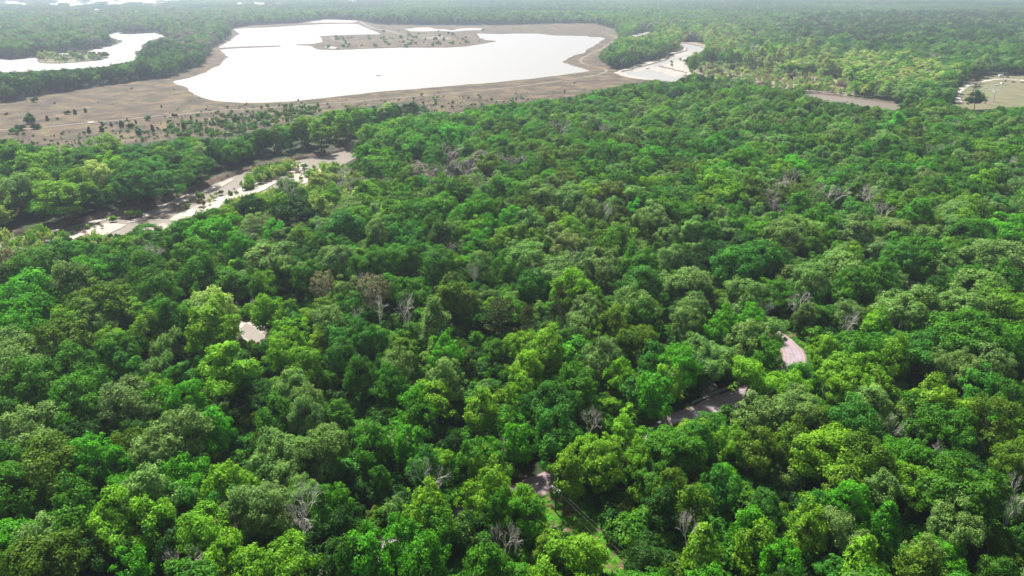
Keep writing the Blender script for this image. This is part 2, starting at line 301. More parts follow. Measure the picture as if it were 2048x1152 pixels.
# land covers, split round the water holes
def land(name, poly, z, mat, seed, amp=1.5, cut=(), minlen=14):
    pts = jag(gp(poly), amp, seed, minlen); vs = [Vector(p) for p in pts]; fs = [list(range(len(vs)))]
    for c in cut:
        n0 = len(vs); vs += [Vector(p) for p in holes[c][0]]; fs.append(list(range(n0, len(vs))))
    V, E, Fc, _, _, fo = delaunay_2d_cdt(vs, [], fs, 1, 1e-3)
    kp = [list(f) for f, o in zip(Fc, fo) if o == [0]]
    me = bpy.data.meshes.new(name); me.from_pydata([(v.x, v.y, z) for v in V], [], kp); me.materials.append(mat); me.update()
    return obj(name, me, kind='structure')
land('meadow', MEADOW, .04, M_MEADOW, 50, 2.5, ('lake', 'pond', 'far_pond', 'river', 'river_bend'))
land('river_shore', RSAND, .08, M_SAND, 51, 2, ('river_bend',))
land('mud_flat', MUD, .04, M_MUD, 52, 2, ('river_pool', 'river_bend'))
land('mud_flat', MUD2, .12, M_MUD, 53, 1, ('river_bend',))
land('grass_clearing', CLEAR, .04, M_GRASS, 54, 1, (), 4)
land('creek_bed', CREEK, .04, M_SAND, 55, .7, (), 3)
sheet('creek_water', jag(gp(CREEKW), .5, 56, 3), .08, M_RIVER)
land('gully', GULLY, .04, M_TRACK, 57, .7, (), 3)
land('yard', YARD, .04, M_LAWN, 58, 2)
land('grass_verge', VERGE, .04, M_GRASS, 59, .5, (), 4)
land('grass_verge', SHOULDER, .04, M_GRASS, 60, .5, (), 4)
def spline(pts, step):
    pts = [Vector(p) for p in pts]; out = []
    for i in range(len(pts) - 1):
        p0, p1, p2, p3 = pts[max(0, i - 1)], pts[i], pts[i + 1], pts[min(len(pts) - 1, i + 2)]
        n = max(2, int((p2 - p1).length / step))
        for k in range(n):
            t = k / n; out.append(.5 * ((2 * p1) + (-p0 + p2) * t + (2 * p0 - 5 * p1 + 4 * p2 - p3) * t * t + (-p0 + 3 * p1 - 3 * p2 + p3) * t ** 3))
    out.append(pts[-1]); return out
def ribbon(name, pts, width, z, mat, step=4, wob=0.0, nx=6, **kw):
    c = spline(pts, step); V = []; A = []; Fc = []; rg = np.random.default_rng(len(c))
    for i, p in enumerate(c):
        d = (c[min(i + 1, len(c) - 1)] - c[max(i - 1, 0)]).normalized(); nrm = Vector((-d.y, d.x)); w2 = width / 2 * (1 + rg.normal() * wob)
        for k in range(nx + 1):
            a = -1 + 2 * k / nx; q = p + nrm * a * w2; V.append((q.x, q.y, z)); A.append(a)
    for i in range(len(c) - 1):
        for k in range(nx): b = i * (nx + 1) + k; Fc.append((b, b + 1, b + nx + 2, b + nx + 1))
    me = bpy.data.meshes.new(name); me.from_pydata(V, [], Fc); me.materials.append(mat)
    at = me.attributes.new('across', 'FLOAT', 'POINT'); at.data.foreach_set('value', A); me.update()
    kw.setdefault('kind', 'structure'); return obj(name, me, **kw), c
road_pts = gp(ROADC)
_, ROADL = ribbon('road_shoulder', road_pts, 7.8, .08, M_TRACK, 4, .05)
ribbon('road', road_pts, 6.9, .13, M_ROAD, 4, .01)
TRACKS = [([(-60,262),(60,257),(130,250),(180,245),(240,240),(300,233),(380,227),(440,221),(520,216),(600,211),(680,205),(740,200),(860,190),(960,181),(1060,170),(1120,161),(1170,154),(1200,148),(1213,142),(1205,136),(1180,131),(1165,126),(1162,119),(1180,108),(1205,97),(1222,85),(1234,78),(1222,70),(1205,64)], 3.6),
          ([(718,42),(728,48),(738,53),(752,58),(775,61),(800,68),(830,70),(870,69)], 9), ([(662,74),(670,80),(685,84),(720,84),(760,82),(790,80),(830,76),(860,74),(900,80)], 5),
          ([(460,58),(540,50),(600,46),(660,40.5),(715,42)], 8), ([(1919,206),(1914,196),(1916,186),(1926,176),(1945,168),(1975,161),(2010,158),(2070,164)], 6.01),
          ([(2070,158),(2110,150)], 5)]
M_GRAVEL = ground_mat('white_gravel', [(.20, .19, .175), (.28, .265, .245), (.36, .345, .32)], .3, 1.2)
for p, wd in TRACKS: ribbon('gravel_drive' if wd == 6.01 else 'dirt_track', gp(p), wd, .09, M_GRAVEL if wd == 6.01 else M_TRACK, 8, .12, 2)
sheet('sand_patch', jag(gp([(838,76),(862,73),(884,72),(902,76),(890,79),(868,77),(850,79)]), 6, 77, 12), .07, M_TRACK)
sheet('sand_patch', jag(gp([(600,45),(640,40),(670,38.8),(715,41.5),(705,45),(650,45)]), 4, 78, 20), .07, M_SAND)
sheet('puddle', jag(gp([(175,243.5),(187,242.5),(188,245),(177,246)]), .2, 79, 2), .12, M_LAKE)

# ------------------------------------------------------------------ tree shapes
def tube_np(p0, p1, r0, r1, n):
    p0 = np.array(p0, float); p1 = np.array(p1, float); d = p1 - p0; d /= np.linalg.norm(d) + 1e-9
    a = np.cross(d, (0, 0, 1.0) if abs(d[2]) < .9 else (1.0, 0, 0)); a /= np.linalg.norm(a); b = np.cross(d, a)
    t = 2 * np.pi * np.arange(n) / n; c = np.cos(t)[:, None] * a + np.sin(t)[:, None] * b
    V = np.vstack([p0 + c * r0, p1 + c * r1]); i = np.arange(n); j = (i + 1) % n
    return V, np.stack([i, j, n + j, n + i], 1)
def join(parts):
    V = []; Fq = []; n = 0
    for v, f in parts: V.append(v); Fq.append(f + n); n += len(v)
    return np.vstack(V), np.vstack(Fq)
def limbs(rg, H, W, zb, r0, n, lean=0.03):
    """trunk with limbs reaching into the crown"""
    parts = []; p = np.array([0, 0, -.3]); top = np.array([rg.normal() * lean * H, rg.normal() * lean * H, H * .8]); k = 5; pts = [p]
    for i in range(1, k + 1): pts.append(p + (top - p) * i / k + np.array([rg.normal(), rg.normal(), 0]) * .02 * H * (i < k))
    for i in range(k): parts.append(tube_np(pts[i], pts[i + 1], r0 * (1 - .8 * i / k) * (1.25 if i == 0 else 1), r0 * (1 - .8 * (i + 1) / k), 7))
    for i in range(n):
        a = 2 * math.pi * (i + rg.random() * .6) / n; t = rg.uniform(.35, .8); b = pts[0] + (top - pts[0]) * t
        L = W * rg.uniform(.28, .42) * (1.15 - t * .5); m = b + np.array([math.cos(a) * L * .55, math.sin(a) * L * .55, L * .35]); e = b + np.array([math.cos(a) * L, math.sin(a) * L, L * rg.uniform(.6, 1.0)])
        rr = r0 * .45 * (1.2 - t); parts.append(tube_np(b, m, rr, rr * .65, 5)); parts.append(tube_np(m, e, rr * .65, rr * .2, 4))
    return join(parts)
def leaves(rg, C, N, size, jit=.36, up=.30, aspect=.7):
    """a bent leaf spray (two triangles) at each point C with normals about N"""
    n = len(C); nr = N + rg.normal(size=(n, 3)) * jit + np.array([0, 0, up]); nr /= np.linalg.norm(nr, axis=1)[:, None]
    a = np.cross(nr, rg.normal(size=(n, 3))); a /= np.linalg.norm(a, axis=1)[:, None] + 1e-9; b = np.cross(nr, a)
    s = (size * rg.uniform(.6, 1.4, n))[:, None]; a = a * s; b = b * s * aspect
    k1 = rg.uniform(-.3, .3, n)[:, None]
    V = np.stack([C - a, C - b + a * k1 - nr * s * .15, C + a - nr * s * .2, C + b * 1.05 - a * k1], 1).reshape(-1, 3)
    return V, np.arange(4 * n).reshape(-1, 4)
def sph(rg, n, zmin=-1):
    z = rg.uniform(zmin, 1, n); t = rg.uniform(0, 2 * np.pi, n); r = np.sqrt(1 - z * z); return np.stack([r * np.cos(t), r * np.sin(t), z], 1)
def crown(seed, W, H, zb, shape='round', lobe=1.25, leaf=.33, dens=1.0, heads=8, flat=.75):
    """leaf sprays on clumps (lobes), clumps on heads, heads on the crown's outline"""
    rg = np.random.default_rng(seed); a = W / 2; hc = (H - zb * H) / 2; zc = zb * H + hc
    lc = []; lo = []; lr = []
    def env(d):
        if shape == 'cone':
            t = (d[2] + 1) / 2; r = a * (1 - t) ** .75 * (1.25 if t > .12 else .8); return np.array([d[0] * r / max(.3, math.hypot(d[0], d[1])), d[1] * r / max(.3, math.hypot(d[0], d[1])), d[2] * hc])
        if shape == 'ovoid':
            t = (d[2] + 1) / 2; k = 1.1 - .35 * t; return np.array([d[0] * a * k, d[1] * a * k, d[2] * hc])
        return np.array([d[0] * a, d[1] * a, d[2] * hc])
    if shape == 'heads':
        hs_ = []
        for i in range(heads):
            an = 2 * math.pi * i / heads + rg.uniform(-.4, .4); rr = a * rg.uniform(.35, .72) * (0 if i == 0 else 1); R_ = a * rg.uniform(.34, .48)
            hs_.append((np.array([rr * math.cos(an), rr * math.sin(an), zc + hc * rg.uniform(-.4, .6) * (1 - .5 * rr / a) - R_ * .2 + (hc * .25 if i == 0 else 0)]), R_))
        for c, R_ in hs_:
            n = int(16 * (R_ / 2.6) ** 2 / (lobe / 1.25) ** 2) + 6
            for d in sph(rg, n, -.55):
                lc.append(c + d * R_ * rg.uniform(.6, .95) * np.array([1, 1, .85])); lo.append(d); lr.append(lobe * rg.uniform(.7, 1.3))
        n = int(14 * a / 6)
        for d in sph(rg, n, -.9):
            if d[2] < .2: lc.append(np.array([0, 0, zc - hc * .3]) + d * np.array([a, a, hc]) * .7); lo.append(d); lr.append(lobe * rg.uniform(.8, 1.3))
    else:
        area = 4 * math.pi * ((a * a) ** 1.6 / 3 + 2 * (a * hc) ** 1.6 / 3) ** (1 / 1.6)
        n = int(area * .78 / (lobe ** 2 * 2.0))
        ph = rg.uniform(0, 7, 6)
        for d in sph(rg, n, -.85 if shape != 'dome' else -.3):
            az = math.atan2(d[1], d[0]); bump = 1 + .16 * math.sin(3 * az + ph[0]) * math.cos(2 * d[2] * 2 + ph[1]) + .12 * math.sin(5 * az + ph[2] + 3 * d[2])
            e = env(d); k = rg.uniform(.78, .98) * bump
            if d[2] < -.2: k *= rg.uniform(.75, 1)
            lc.append(np.array([e[0] * k, e[1] * k, zc + e[2] * k])); lo.append(d * np.array([1, 1, a / hc])); lr.append(lobe * rg.uniform(.65, 1.4))
    VV = []; FF = []; VA = []; n0 = 0
    # no two crowns alike: clumps pushed into bulges and hollows, and a lean
    ph = rg.uniform(0, 6.28, (3, 3)); kk = rg.normal(size=(3, 3)) * 2 * np.pi / (W * .9); lean = rg.normal(size=2) * W * .06
    def shift(c):
        d = np.array([math.sin(c @ kk[i] + ph[i, 0]) + .6 * math.sin(c @ kk[i][::-1] * 1.8 + ph[i, 1]) for i in range(3)]) * W * .075
        c = c + d * np.array([1, 1, 1.15]); c[:2] += lean * (c[2] / H) ** 2; return c
    for c, o, r in zip(lc, lo, lr):
        c = shift(np.asarray(c, float)); o = o / (np.linalg.norm(o) + 1e-9); m = int(dens * 26 * r * r / (leaf / .33) ** 2) + 8
        d = sph(rg, m * 2); d = d[(d @ o > -.35) & (d[:, 2] > -.75)][:m]
        C = c + d * r * rg.uniform(.55, 1.25, len(d))[:, None] * np.array([1, 1, flat])
        v, f = leaves(rg, C, d * .8 + o * .35, np.full(len(d), leaf)); lv = rg.uniform(.74, 1.27)
        VV.append(v); FF.append(f + n0); n0 += len(v); VA.append(np.repeat(lv * rg.uniform(.88, 1.14, len(d)), 4))
    V = np.vstack(VV)
    return V, np.vstack(FF), np.concatenate(VA)
def willow(seed, W, H, dens=1.0):
    """airy crown of upright feathery sprays"""
    rg = np.random.default_rng(seed); VV = []; FF = []; VA = []; n0 = 0; ns = int(26 * dens)
    for i in range(ns):
        an = rg.uniform(0, 6.28); rr = W / 2 * math.sqrt(rg.random()) * .9; top = H * (1 - .55 * (rr / (W / 2)) ** 2) * rg.uniform(.82, 1.02); b = H * rg.uniform(.18, .4)
        m = int(42 * dens * (top - b) / 6) + 12; t = rg.random(m) ** .7
        r_ = W * .09 * (1.15 - t * .7); d = sph(rg, m)
        C = np.stack([rr * math.cos(an) * (.55 + .45 * t), rr * math.sin(an) * (.55 + .45 * t), b + (top - b) * t], 1) + d * r_[:, None] * np.array([1, 1, 1.2])
        v, f = leaves(rg, C, d + np.array([0, 0, .2]), np.full(m, .26), aspect=.6); VV.append(v); FF.append(f + n0); n0 += len(v); VA.append(np.repeat(rg.uniform(.8, 1.25) * rg.uniform(.8, 1.2, m), 4))
    return np.vstack(VV), np.vstack(FF), np.concatenate(VA)
def pine(seed, W, H):
    rg = np.random.default_rng(seed); VV = []; FF = []; VA = []; n0 = 0
    for i in range(46):
        t = rg.random(); z = H * (.45 + .55 * t); rad = W / 2 * (1.05 - t) ** .6 * rg.uniform(.3, 1.0); an = rg.uniform(0, 6.28); m = 70; d = sph(rg, m); r = rg.uniform(.7, 1.15)
        C = np.array([rad * math.cos(an), rad * math.sin(an), z]) + d * r * np.array([1.1, 1.1, .5])
        v, f = leaves(rg, C, d, np.full(m, .24), aspect=.35, jit=.8); VV.append(v); FF.append(f + n0); n0 += len(v); VA.append(np.repeat(rg.uniform(.75, 1.2) * rg.uniform(.8, 1.2, m), 4))
    return np.vstack(VV), np.vstack(FF), np.concatenate(VA)
def bare(seed, W, H, spread=.55, depth=6):
    """leafless tree, branching down to twigs"""
    rg = np.random.default_rng(seed); parts = []
    def grow(p, d, L, r, k):
        q = p + d * L; mid = p + d * L * .5 + rg.normal(size=3) * L * .05
        n = 6 if k == depth else (4 if k > 3 else 3)
        if k > 1: parts.append(tube_np(p, mid, r, r * .85, n)); parts.append(tube_np(mid, q, r * .85, r * .65, n))
        else: parts.append(tube_np(p, q, r, r * .4, 3))
        if k == 0: return
        for i in range(3 if k > 1 else 4):
            a = rg.normal(size=3); a -= a @ d * d; a /= np.linalg.norm(a) + 1e-9
            nd = d + a * rg.uniform(.45, .95) * spread * 1.6 + np.array([0, 0, .12]); nd /= np.linalg.norm(nd)
            grow(q if i < 2 else p + d * L * rg.uniform(.5, .95), nd, L * rg.uniform(.55, .8), r * .6, k - 1)
    grow(np.array([0, 0, -.3]), np.array([rg.normal() * .05, rg.normal() * .05, 1.0]), H * .30, H * .016, depth)
    V, Fq = join(parts); w_ = np.abs(V[:, :2]).max() * 2
    V[:, :2] *= W / w_; V[:, 2] *= H / V[:, 2].max(); return V, Fq
PROTO = {}      # key -> dict(W, H, trunk mesh, crown mesh, joined mesh)
def add_proto(key, W, H, crown_data, trunk_data, bark=BARK):
    d = dict(W=W, H=H)
    tV, tF = trunk_data
    d['trunk'] = mesh_np('trunk', tV, tF, [bark])
    if crown_data is not None:
        cV, cF, cA = crown_data
        d['crown'] = mesh_np('crown', cV, cF, [LEAF], var=cA)
        V = np.vstack([cV, tV]); Fq = np.vstack([cF, tF + len(cV)])
        d['join'] = mesh_np('tree_' + key, V, Fq, [LEAF, bark], mi=[0] * len(cF) + [1] * len(tF), var=np.concatenate([cA, np.ones(len(tV))]))
    else: d['crown'] = None; d['join'] = d['trunk']
    d['R'] = W / 2; PROTO[key] = d
def rg_(s): return np.random.default_rng(s)
for i in range(6):
    W, H = (12, 17.5); add_proto(f'round{i}', W, H, crown(100 + i, W, H, .2, 'round' if i % 2 else 'ovoid', 1.25 - .12 * (i % 3), .25), limbs(rg_(i), H, W, .26, .3, 8))
for i in range(5):
    W, H = (16, 19); add_proto(f'spread{i}', W, H, crown(120 + i, W, H, .22, 'heads', 1.2, .26, heads=7 + i), limbs(rg_(10 + i), H, W, .3, .36, 9))
for i in range(4):
    W, H = (8, 13); add_proto(f'small{i}', W, H, crown(140 + i, W, H, .16, 'round' if i % 2 else 'ovoid', .95, .24), limbs(rg_(20 + i), H, W, .3, .18, 6))
for i in range(3):
    W, H = (7, 16); add_proto(f'cone{i}', W, H, crown(160 + i, W, H, .12, 'cone', .75, .22, dens=.75), limbs(rg_(30 + i), H, W, .2, .24, 16), PALE)
for i in range(4):
    W, H = (10, 20); add_proto(f'tall{i}', W, H, crown(170 + i, W, H, .14, 'ovoid' if i % 2 else 'heads', 1.1, .25), limbs(rg_(40 + i), H, W, .2, .26, 8))
for i in range(3):
    W, H = (12, 17.5); add_proto(f'feather{i}', W, H, crown(180 + i, W, H, .22, 'heads', .85, .24, dens=.5, heads=10, flat=1.1), limbs(rg_(50 + i), H, W, .3, .28, 12), PALE)
for i in range(4): add_proto(f'willow{i}', 7, 8, willow(190 + i, 7, 8), limbs(rg_(60 + i), 8, 6, .2, .12, 7))
for i in range(2): add_proto(f'pine{i}', 9, 19, pine(200 + i, 9, 19), limbs(rg_(70 + i), 19, 7, .5, .25, 10))
for i in range(4): add_proto(f'bare{i}', 9, 13, None, bare(210 + i, 9, 13), DEAD)
for i in range(2):
    b = bare(220 + i, 10, 13); add_proto(f'thin{i}', 10, 13, crown(230 + i, 10, 13.5, .35, 'round', .8, .26, dens=.28), b, DEAD)
for i in range(3): add_proto(f'shrub{i}', 3, 2.2, crown(240 + i, 3, 2.4, .0, 'dome', .55, .18, dens=2.2), limbs(rg_(80 + i), 2, 2.5, .1, .05, 5))
add_proto('conifer0', 2.2, 3.6, crown(250, 2.2, 3.8, .0, 'cone', .45, .15, dens=3), limbs(rg_(90), 3.4, 1.5, .1, .06, 6))
# a patch of far canopy: many coarse crowns in one mesh
def patch(seed):
    rg = np.random.default_rng(seed); VV = []; FF = []; VA = []; n0 = 0
    for i in range(26):
        x, y = rg.uniform(-22, 22, 2); W = rg.uniform(8, 15); H = rg.uniform(10, 18); m = 60; d = sph(rg, m, -.35)
        C = np.array([x, y, H * .55]) + d * np.array([W / 2, W / 2, H * .45]) * rg.uniform(.8, 1.05, m)[:, None]
        v, f = leaves(rg, C, d, np.full(m, 1.25), jit=.35); VV.append(v); FF.append(f + n0); n0 += len(v); VA.append(np.repeat(rg.uniform(.6, 1.45) * rg.uniform(.8, 1.2, m), 4))
    V = np.vstack(VV); return mesh_np('canopy_patch', V, np.vstack(FF), [LEAF], var=np.concatenate(VA))
for i in range(4): PROTO[f'patch{i}'] = dict(W=44, H=15, join=patch(300 + i), crown=None, trunk=None)
KEYS = sorted(PROTO); KIDX = {k: i for i, k in enumerate(KEYS)}
LIB = bpy.data.collections.new('tree_library')           # not linked to the scene: only instanced from
for i, k in enumerate(KEYS): LIB.objects.link(bpy.data.objects.new(f'{i:03d}_{k}', PROTO[k]['join']))
def fam(prefix): return [k for k in KEYS if k.rstrip('0123456789') == prefix]

TINT = {'b': (.060, .285, .008), 'l': (.135, .320, .016), 'm': (.052, .190, .010), 'd': (.020, .082, .008), 'g': (.135, .265, .056), 'o': (.085, .180, .012),
        'e': (.044, .195, .018), 'p': (.042, .066, .016), 'y': (.290, .410, .085), 't': (.20, .18, .085), 'k': (.1, .1, .1), 'v': (.080, .255, .010), 'u': (.20, .185, .15)}
def tint(c, rg, amt=.18):
    a = np.array(TINT[c]) * (1 + rg.normal() * amt * .6); a = a * (1 + rg.normal(size=3) * amt * .35); return [float(max(.004, x)) for x in a]

# ------------------------------------------------------------------ catalogue of the trees that show singly
#   tile origin; then (X, Y, width) in the tile enlarged 3.428 times, kind code = tint + shape
TILES = [((0,816), """230,190,330,gs 40,110,160,mr 620,370,250,br 715,440,120,kk 900,310,190,or 1200,190,400,gs 1480,150,180,br 1540,250,130,er 1640,160,130,lr 1700,260,130,mr
830,430,170,br 850,560,200,bf 980,490,110,br 1235,450,260,bf 1475,400,90,oc 1590,370,160,mr 1560,520,280,lf 340,450,320,or 560,550,200,mf 340,600,240,mf 100,600,280,mr
150,690,180,mr 540,690,200,mr 1000,630,330,gr 1270,620,220,ef 840,800,400,ls 1080,870,240,ef 1390,850,280,lr 1700,720,280,gr 1560,880,180,tk 90,940,240,br
240,860,150,mr 480,880,220,mr 280,970,240,gr 280,1110,330,or 900,1120,180,br 1560,1100,380,ls 1280,1100,200,kk 60,270,150,dr 560,200,220,dr 430,130,180,dr
100,430,260,mr 1370,380,120,dr 1540,690,180,er 1200,980,200,dr 880,1000,220,dr 40,1080,200,br 560,1080,220,dr"""),
((512,816), """190,290,340,gs 450,270,330,gs 350,60,210,gr 260,80,130,ls 505,110,110,er 600,90,120,mr 770,40,150,br 660,210,140,lf 800,260,210,mr 1050,260,170,br
1140,230,110,br 1120,90,180,mr 1290,90,110,br 1260,210,150,br 1410,280,115,lc 1540,230,130,br 1570,350,240,mr 950,490,150,bt 1010,370,160,mr 1150,420,180,er 680,450,170,er
820,520,130,lf 1190,540,190,kk 1320,450,160,dr 1590,440,190,lr 1600,590,330,ls 1690,720,220,ms 1180,720,280,lr 1220,850,230,mr 70,700,260,gr 310,780,260,kk 150,650,100,kk
520,680,190,mr 700,700,160,dr 880,900,140,or 1010,910,210,br 750,1030,230,br 1140,1070,280,br 930,1060,170,br 210,1110,290,lr 570,1090,170,mr 1600,1090,240,mr
1560,1000,100,kk 1700,960,140,kk 1480,880,220,dr 1680,320,110,kk 1710,190,150,br 130,80,190,mr 600,850,200,dr 860,150,150,er 1480,150,120,er 1640,170,120,mr"""),
((1024,816), """50,230,190,br 300,170,350,es 530,110,140,kk 770,180,190,lt 520,330,230,lr 620,400,220,lr 400,450,200,lr 850,320,180,lf 1010,110,160,lc 1100,220,340,ms
1280,200,200,er 1300,400,150,ec 1540,390,140,ec 1530,210,180,lf 1680,290,200,or 885,610,170,ec 1080,570,180,or 1050,690,200,dr 1280,600,160,br 1240,680,180,or 1420,720,150,gf
1430,560,180,er 760,780,130,gf 880,880,170,bf 980,830,130,mr 1210,860,130,kk 1040,990,160,er 1290,1010,220,lc 1650,870,200,br 1700,1090,150,br 1660,960,200,lr
90,600,250,lr 110,740,200,mr 30,930,130,kk 270,980,190,or 500,1020,270,lt 110,1090,100,mr 290,1120,260,lr 130,870,180,er 1440,1080,160,or 1140,1110,160,dr
1390,900,150,mr 1600,1100,180,or 1700,520,160,gr 1400,330,120,dr 1530,60,150,er 1660,50,200,gr"""),
((1536,816), """580,120,250,er 290,190,130,er 160,260,230,or 460,270,400,ls 670,360,260,or 920,290,300,ms 840,150,100,kk 970,120,120,kk 1060,200,110,kk 1130,350,90,kk
1410,270,140,lc 1060,500,260,ls 1350,560,420,ms 550,690,210,bt 130,590,110,ec 290,590,90,ec 280,830,190,lt 120,840,100,br 480,830,260,gf 510,570,180,or 760,560,200,gf
780,830,170,bc 920,860,120,lc 1250,780,260,gs 1100,860,150,gf 1560,900,130,ec 1700,850,140,lc 630,1070,200,lc 350,1110,130,or 80,1090,200,br 60,980,120,lr
1160,60,320,ms 1540,100,230,or 1280,230,200,mr 1680,390,200,or 1700,200,150,or 1700,650,160,kk 1640,740,120,kk 1050,1110,200,or 900,1090,150,or 1280,1130,120,or
1400,1000,150,dr 20,560,120,gt 30,180,150,er 170,730,100,ec 110,90,180,gr 620,480,130,or"""),
((0,500), """70,80,200,tk 300,130,260,mr 460,70,200,er 690,50,110,or 750,130,170,er 620,190,190,br 480,230,240,gr 1090,70,110,kk 1000,140,200,mr 1320,60,230,mr 1360,180,220,mr
1420,320,110,bt 1090,270,240,mr 920,290,120,dr 690,370,320,os 180,320,280,br 320,210,100,br 260,430,200,br 130,530,230,br 1180,450,300,ms 1460,430,250,yr 1450,560,250,lt
480,540,200,lr 650,490,200,gr 850,510,100,gc 660,640,90,gc 1000,570,180,lr 1150,640,180,gf 1090,800,170,gf 390,660,380,os 810,720,220,mr 520,830,260,mr 80,720,240,gr
100,860,250,gr 250,930,280,mr 1290,740,140,er 1560,850,290,lt 1380,860,110,mr 1260,940,110,mr 560,1060,330,ms 860,1050,280,gr 1080,980,190,lf 1090,1090,180,br
1300,1050,200,br 1700,1050,110,mr 1700,310,110,yr 350,820,150,gr 50,500,120,br 870,840,150,er"""),
((512,500), """90,80,280,gt 170,180,160,gt 60,230,150,lr 340,190,170,mr 90,430,230,lf 260,390,120,gr 200,290,130,gr 460,280,150,tk 580,190,80,tk 715,250,90,kk 640,290,150,gr
650,410,160,er 800,320,190,tk 840,440,140,kk 700,490,120,kk 1010,450,190,kk 480,440,170,or 460,380,100,br 520,520,220,gr 330,560,110,lr 600,610,200,er 760,620,240,es
590,740,190,er 190,690,200,lr 330,800,190,lr 440,700,120,or 1000,710,180,or 1130,730,100,bt 1310,730,200,br 1240,520,210,gc 1190,370,90,gr 1400,550,120,gc 1510,520,100,gc
1680,480,270,pp 1060,250,260,ms 1010,90,180,mr 850,110,160,mr 740,130,180,mr 540,80,200,gr 1270,120,220,mr 1440,60,130,gr 1540,110,150,gr 1500,190,100,kk 1710,150,150,mr
1590,220,110,er 1360,320,300,os 1500,680,150,bt 1610,810,110,mr 1480,850,130,lf 1310,900,200,gt 1610,950,100,gf 1740,770,100,lr 960,820,200,gr 920,920,200,mr 720,860,200,mr
650,960,150,mr 500,1000,110,bt 400,970,110,gc 230,930,180,gt 350,1080,210,gr 430,1090,100,br 660,1090,120,mr 770,1100,120,br 920,1090,130,dr 1100,1090,190,br 1380,1060,140,or
1540,1090,200,lr 1700,1050,150,lr 1100,980,140,er 740,1010,120,er 60,800,150,dr 40,1090,100,br 1010,1020,100,er 560,870,120,gr"""),
((1024,500), """110,70,220,gr 270,120,280,gs 330,230,110,lr 430,280,260,lr 130,260,190,er 110,370,140,lr 230,420,120,er 520,110,160,gr 620,130,200,gr 850,100,300,ms 1080,70,160,gr
900,260,240,er 1210,230,290,gs 660,270,90,gf 1390,230,110,lr 690,350,140,mr 860,400,250,gr 510,420,180,gr 470,530,200,gr 330,420,130,pp 100,540,180,pp 290,520,160,pp
100,670,200,lr 230,730,240,lt 110,840,190,lt 690,510,200,or 900,480,180,mr 860,620,260,os 1040,460,80,gr 1250,420,180,gr 1420,430,130,er 1450,540,200,br 1640,520,200,br
1600,340,220,gr 1530,400,100,tk 1720,450,110,kk 1200,510,180,gr 1290,570,90,mr 1090,650,130,gr 640,630,130,mr 620,740,270,gs 430,770,120,dr 440,900,220,mr 740,860,180,lf
960,770,160,er 1130,800,220,br 1350,700,280,gs 1490,620,120,tk 1600,620,220,gr 1080,890,160,lr 1050,910,110,kk 980,1000,200,br 1020,1110,140,lt 1640,850,250,lf
50,1000,170,lr 240,1090,320,es 480,1010,200,mr 250,960,120,er 850,1030,120,mr 430,90,120,kk 1530,120,250,er 1700,60,200,er 1300,60,220,dr"""),
((1536,500), """60,90,160,er 290,210,200,gr 470,150,240,gr 600,270,250,ms 780,190,180,mr 960,380,330,gs 900,80,200,er 1070,50,230,mr 1050,180,90,br 1200,130,160,gr 1430,70,230,gr
1620,80,250,gr 1160,270,140,dr 1340,230,190,mr 1460,300,250,gr 1340,410,220,gr 1600,250,200,mr 1650,420,220,lr 1330,590,350,ms 760,540,150,lr 880,530,110,kk 535,540,140,kk
400,720,190,lr 600,700,230,mr 1000,650,290,es 830,740,200,lr 400,600,110,dr 1660,670,190,br 1200,800,180,gf 1360,830,170,gr 1540,820,200,gr 1460,950,160,er 690,850,160,lr
500,870,240,lr 200,930,230,lf 385,990,80,kk 550,980,210,lr 730,970,180,lr 880,970,120,er 200,1080,280,gs 700,1080,200,gr 1150,1060,330,ls 1610,1030,180,mr 1730,860,100,or
1230,930,140,gf 60,860,150,lf""")]
# single trees farther back that stand out: photo px x, y, width, code
EXTRA = """1538,668,52,gr 1528,712,50,mr 650,1135,62,dr 690,1122,56,mr 620,1120,50,dr 193,354,50,yr 95,410,60,lt 215,295,50,lr 125,400,48,lt 30,385,55,gr 75,372,60,lr 300,385,55,er 262,368,50,er 340,370,42,mr 380,345,48,mr 60,335,50,lr 110,320,45,lr 165,330,50,mr
488,490,44,kk 650,465,32,kk 310,515,30,kk 930,345,50,kk 900,310,40,kk 1585,360,36,kk 1210,432,34,kk 1730,400,50,kk 1660,395,46,kk 1040,330,30,kk 880,350,30,kk 1770,430,30,kk
1550,420,30,kk 1120,262,34,kk 1210,265,34,kk 545,530,70,gs 1992,182,26,kk 1950,172,26,pp 1953,197,24,dr 480,500,50,br 425,470,70,br 370,462,60,mr 590,420,80,ds 505,415,44,dr
740,275,30,lt 560,290,18,lc 640,265,34,lt 600,262,32,lt 690,250,34,lt 1225,490,60,vr 1145,590,60,lr 40,130,16,dr 1135,555,40,gr 880,420,60,vr 1000,385,60,mr 1080,395,60,gr
1140,400,60,gr 1300,440,70,gs 1360,430,60,mr 1440,500,60,ds 1500,480,70,ds 1560,475,60,gr 760,330,60,vr 830,300,60,br 900,270,50,br"""
cat = []
for (ox, oy), txt in TILES:
    for tkn in txt.split():
        x, y, wd, c = tkn.split(','); cat.append((ox + int(x) / 3.428, oy + int(y) / 3.428, int(wd) / 3.428, c))
for tkn in EXTRA.split():
    x, y, wd, c = tkn.split(','); cat.append((float(x), float(y), float(wd), c))
SHAPE = {'r': 'round', 's': 'spread', 'f': 'feather', 'c': 'cone', 't': 'tall', 'k': None, 'p': 'pine'}
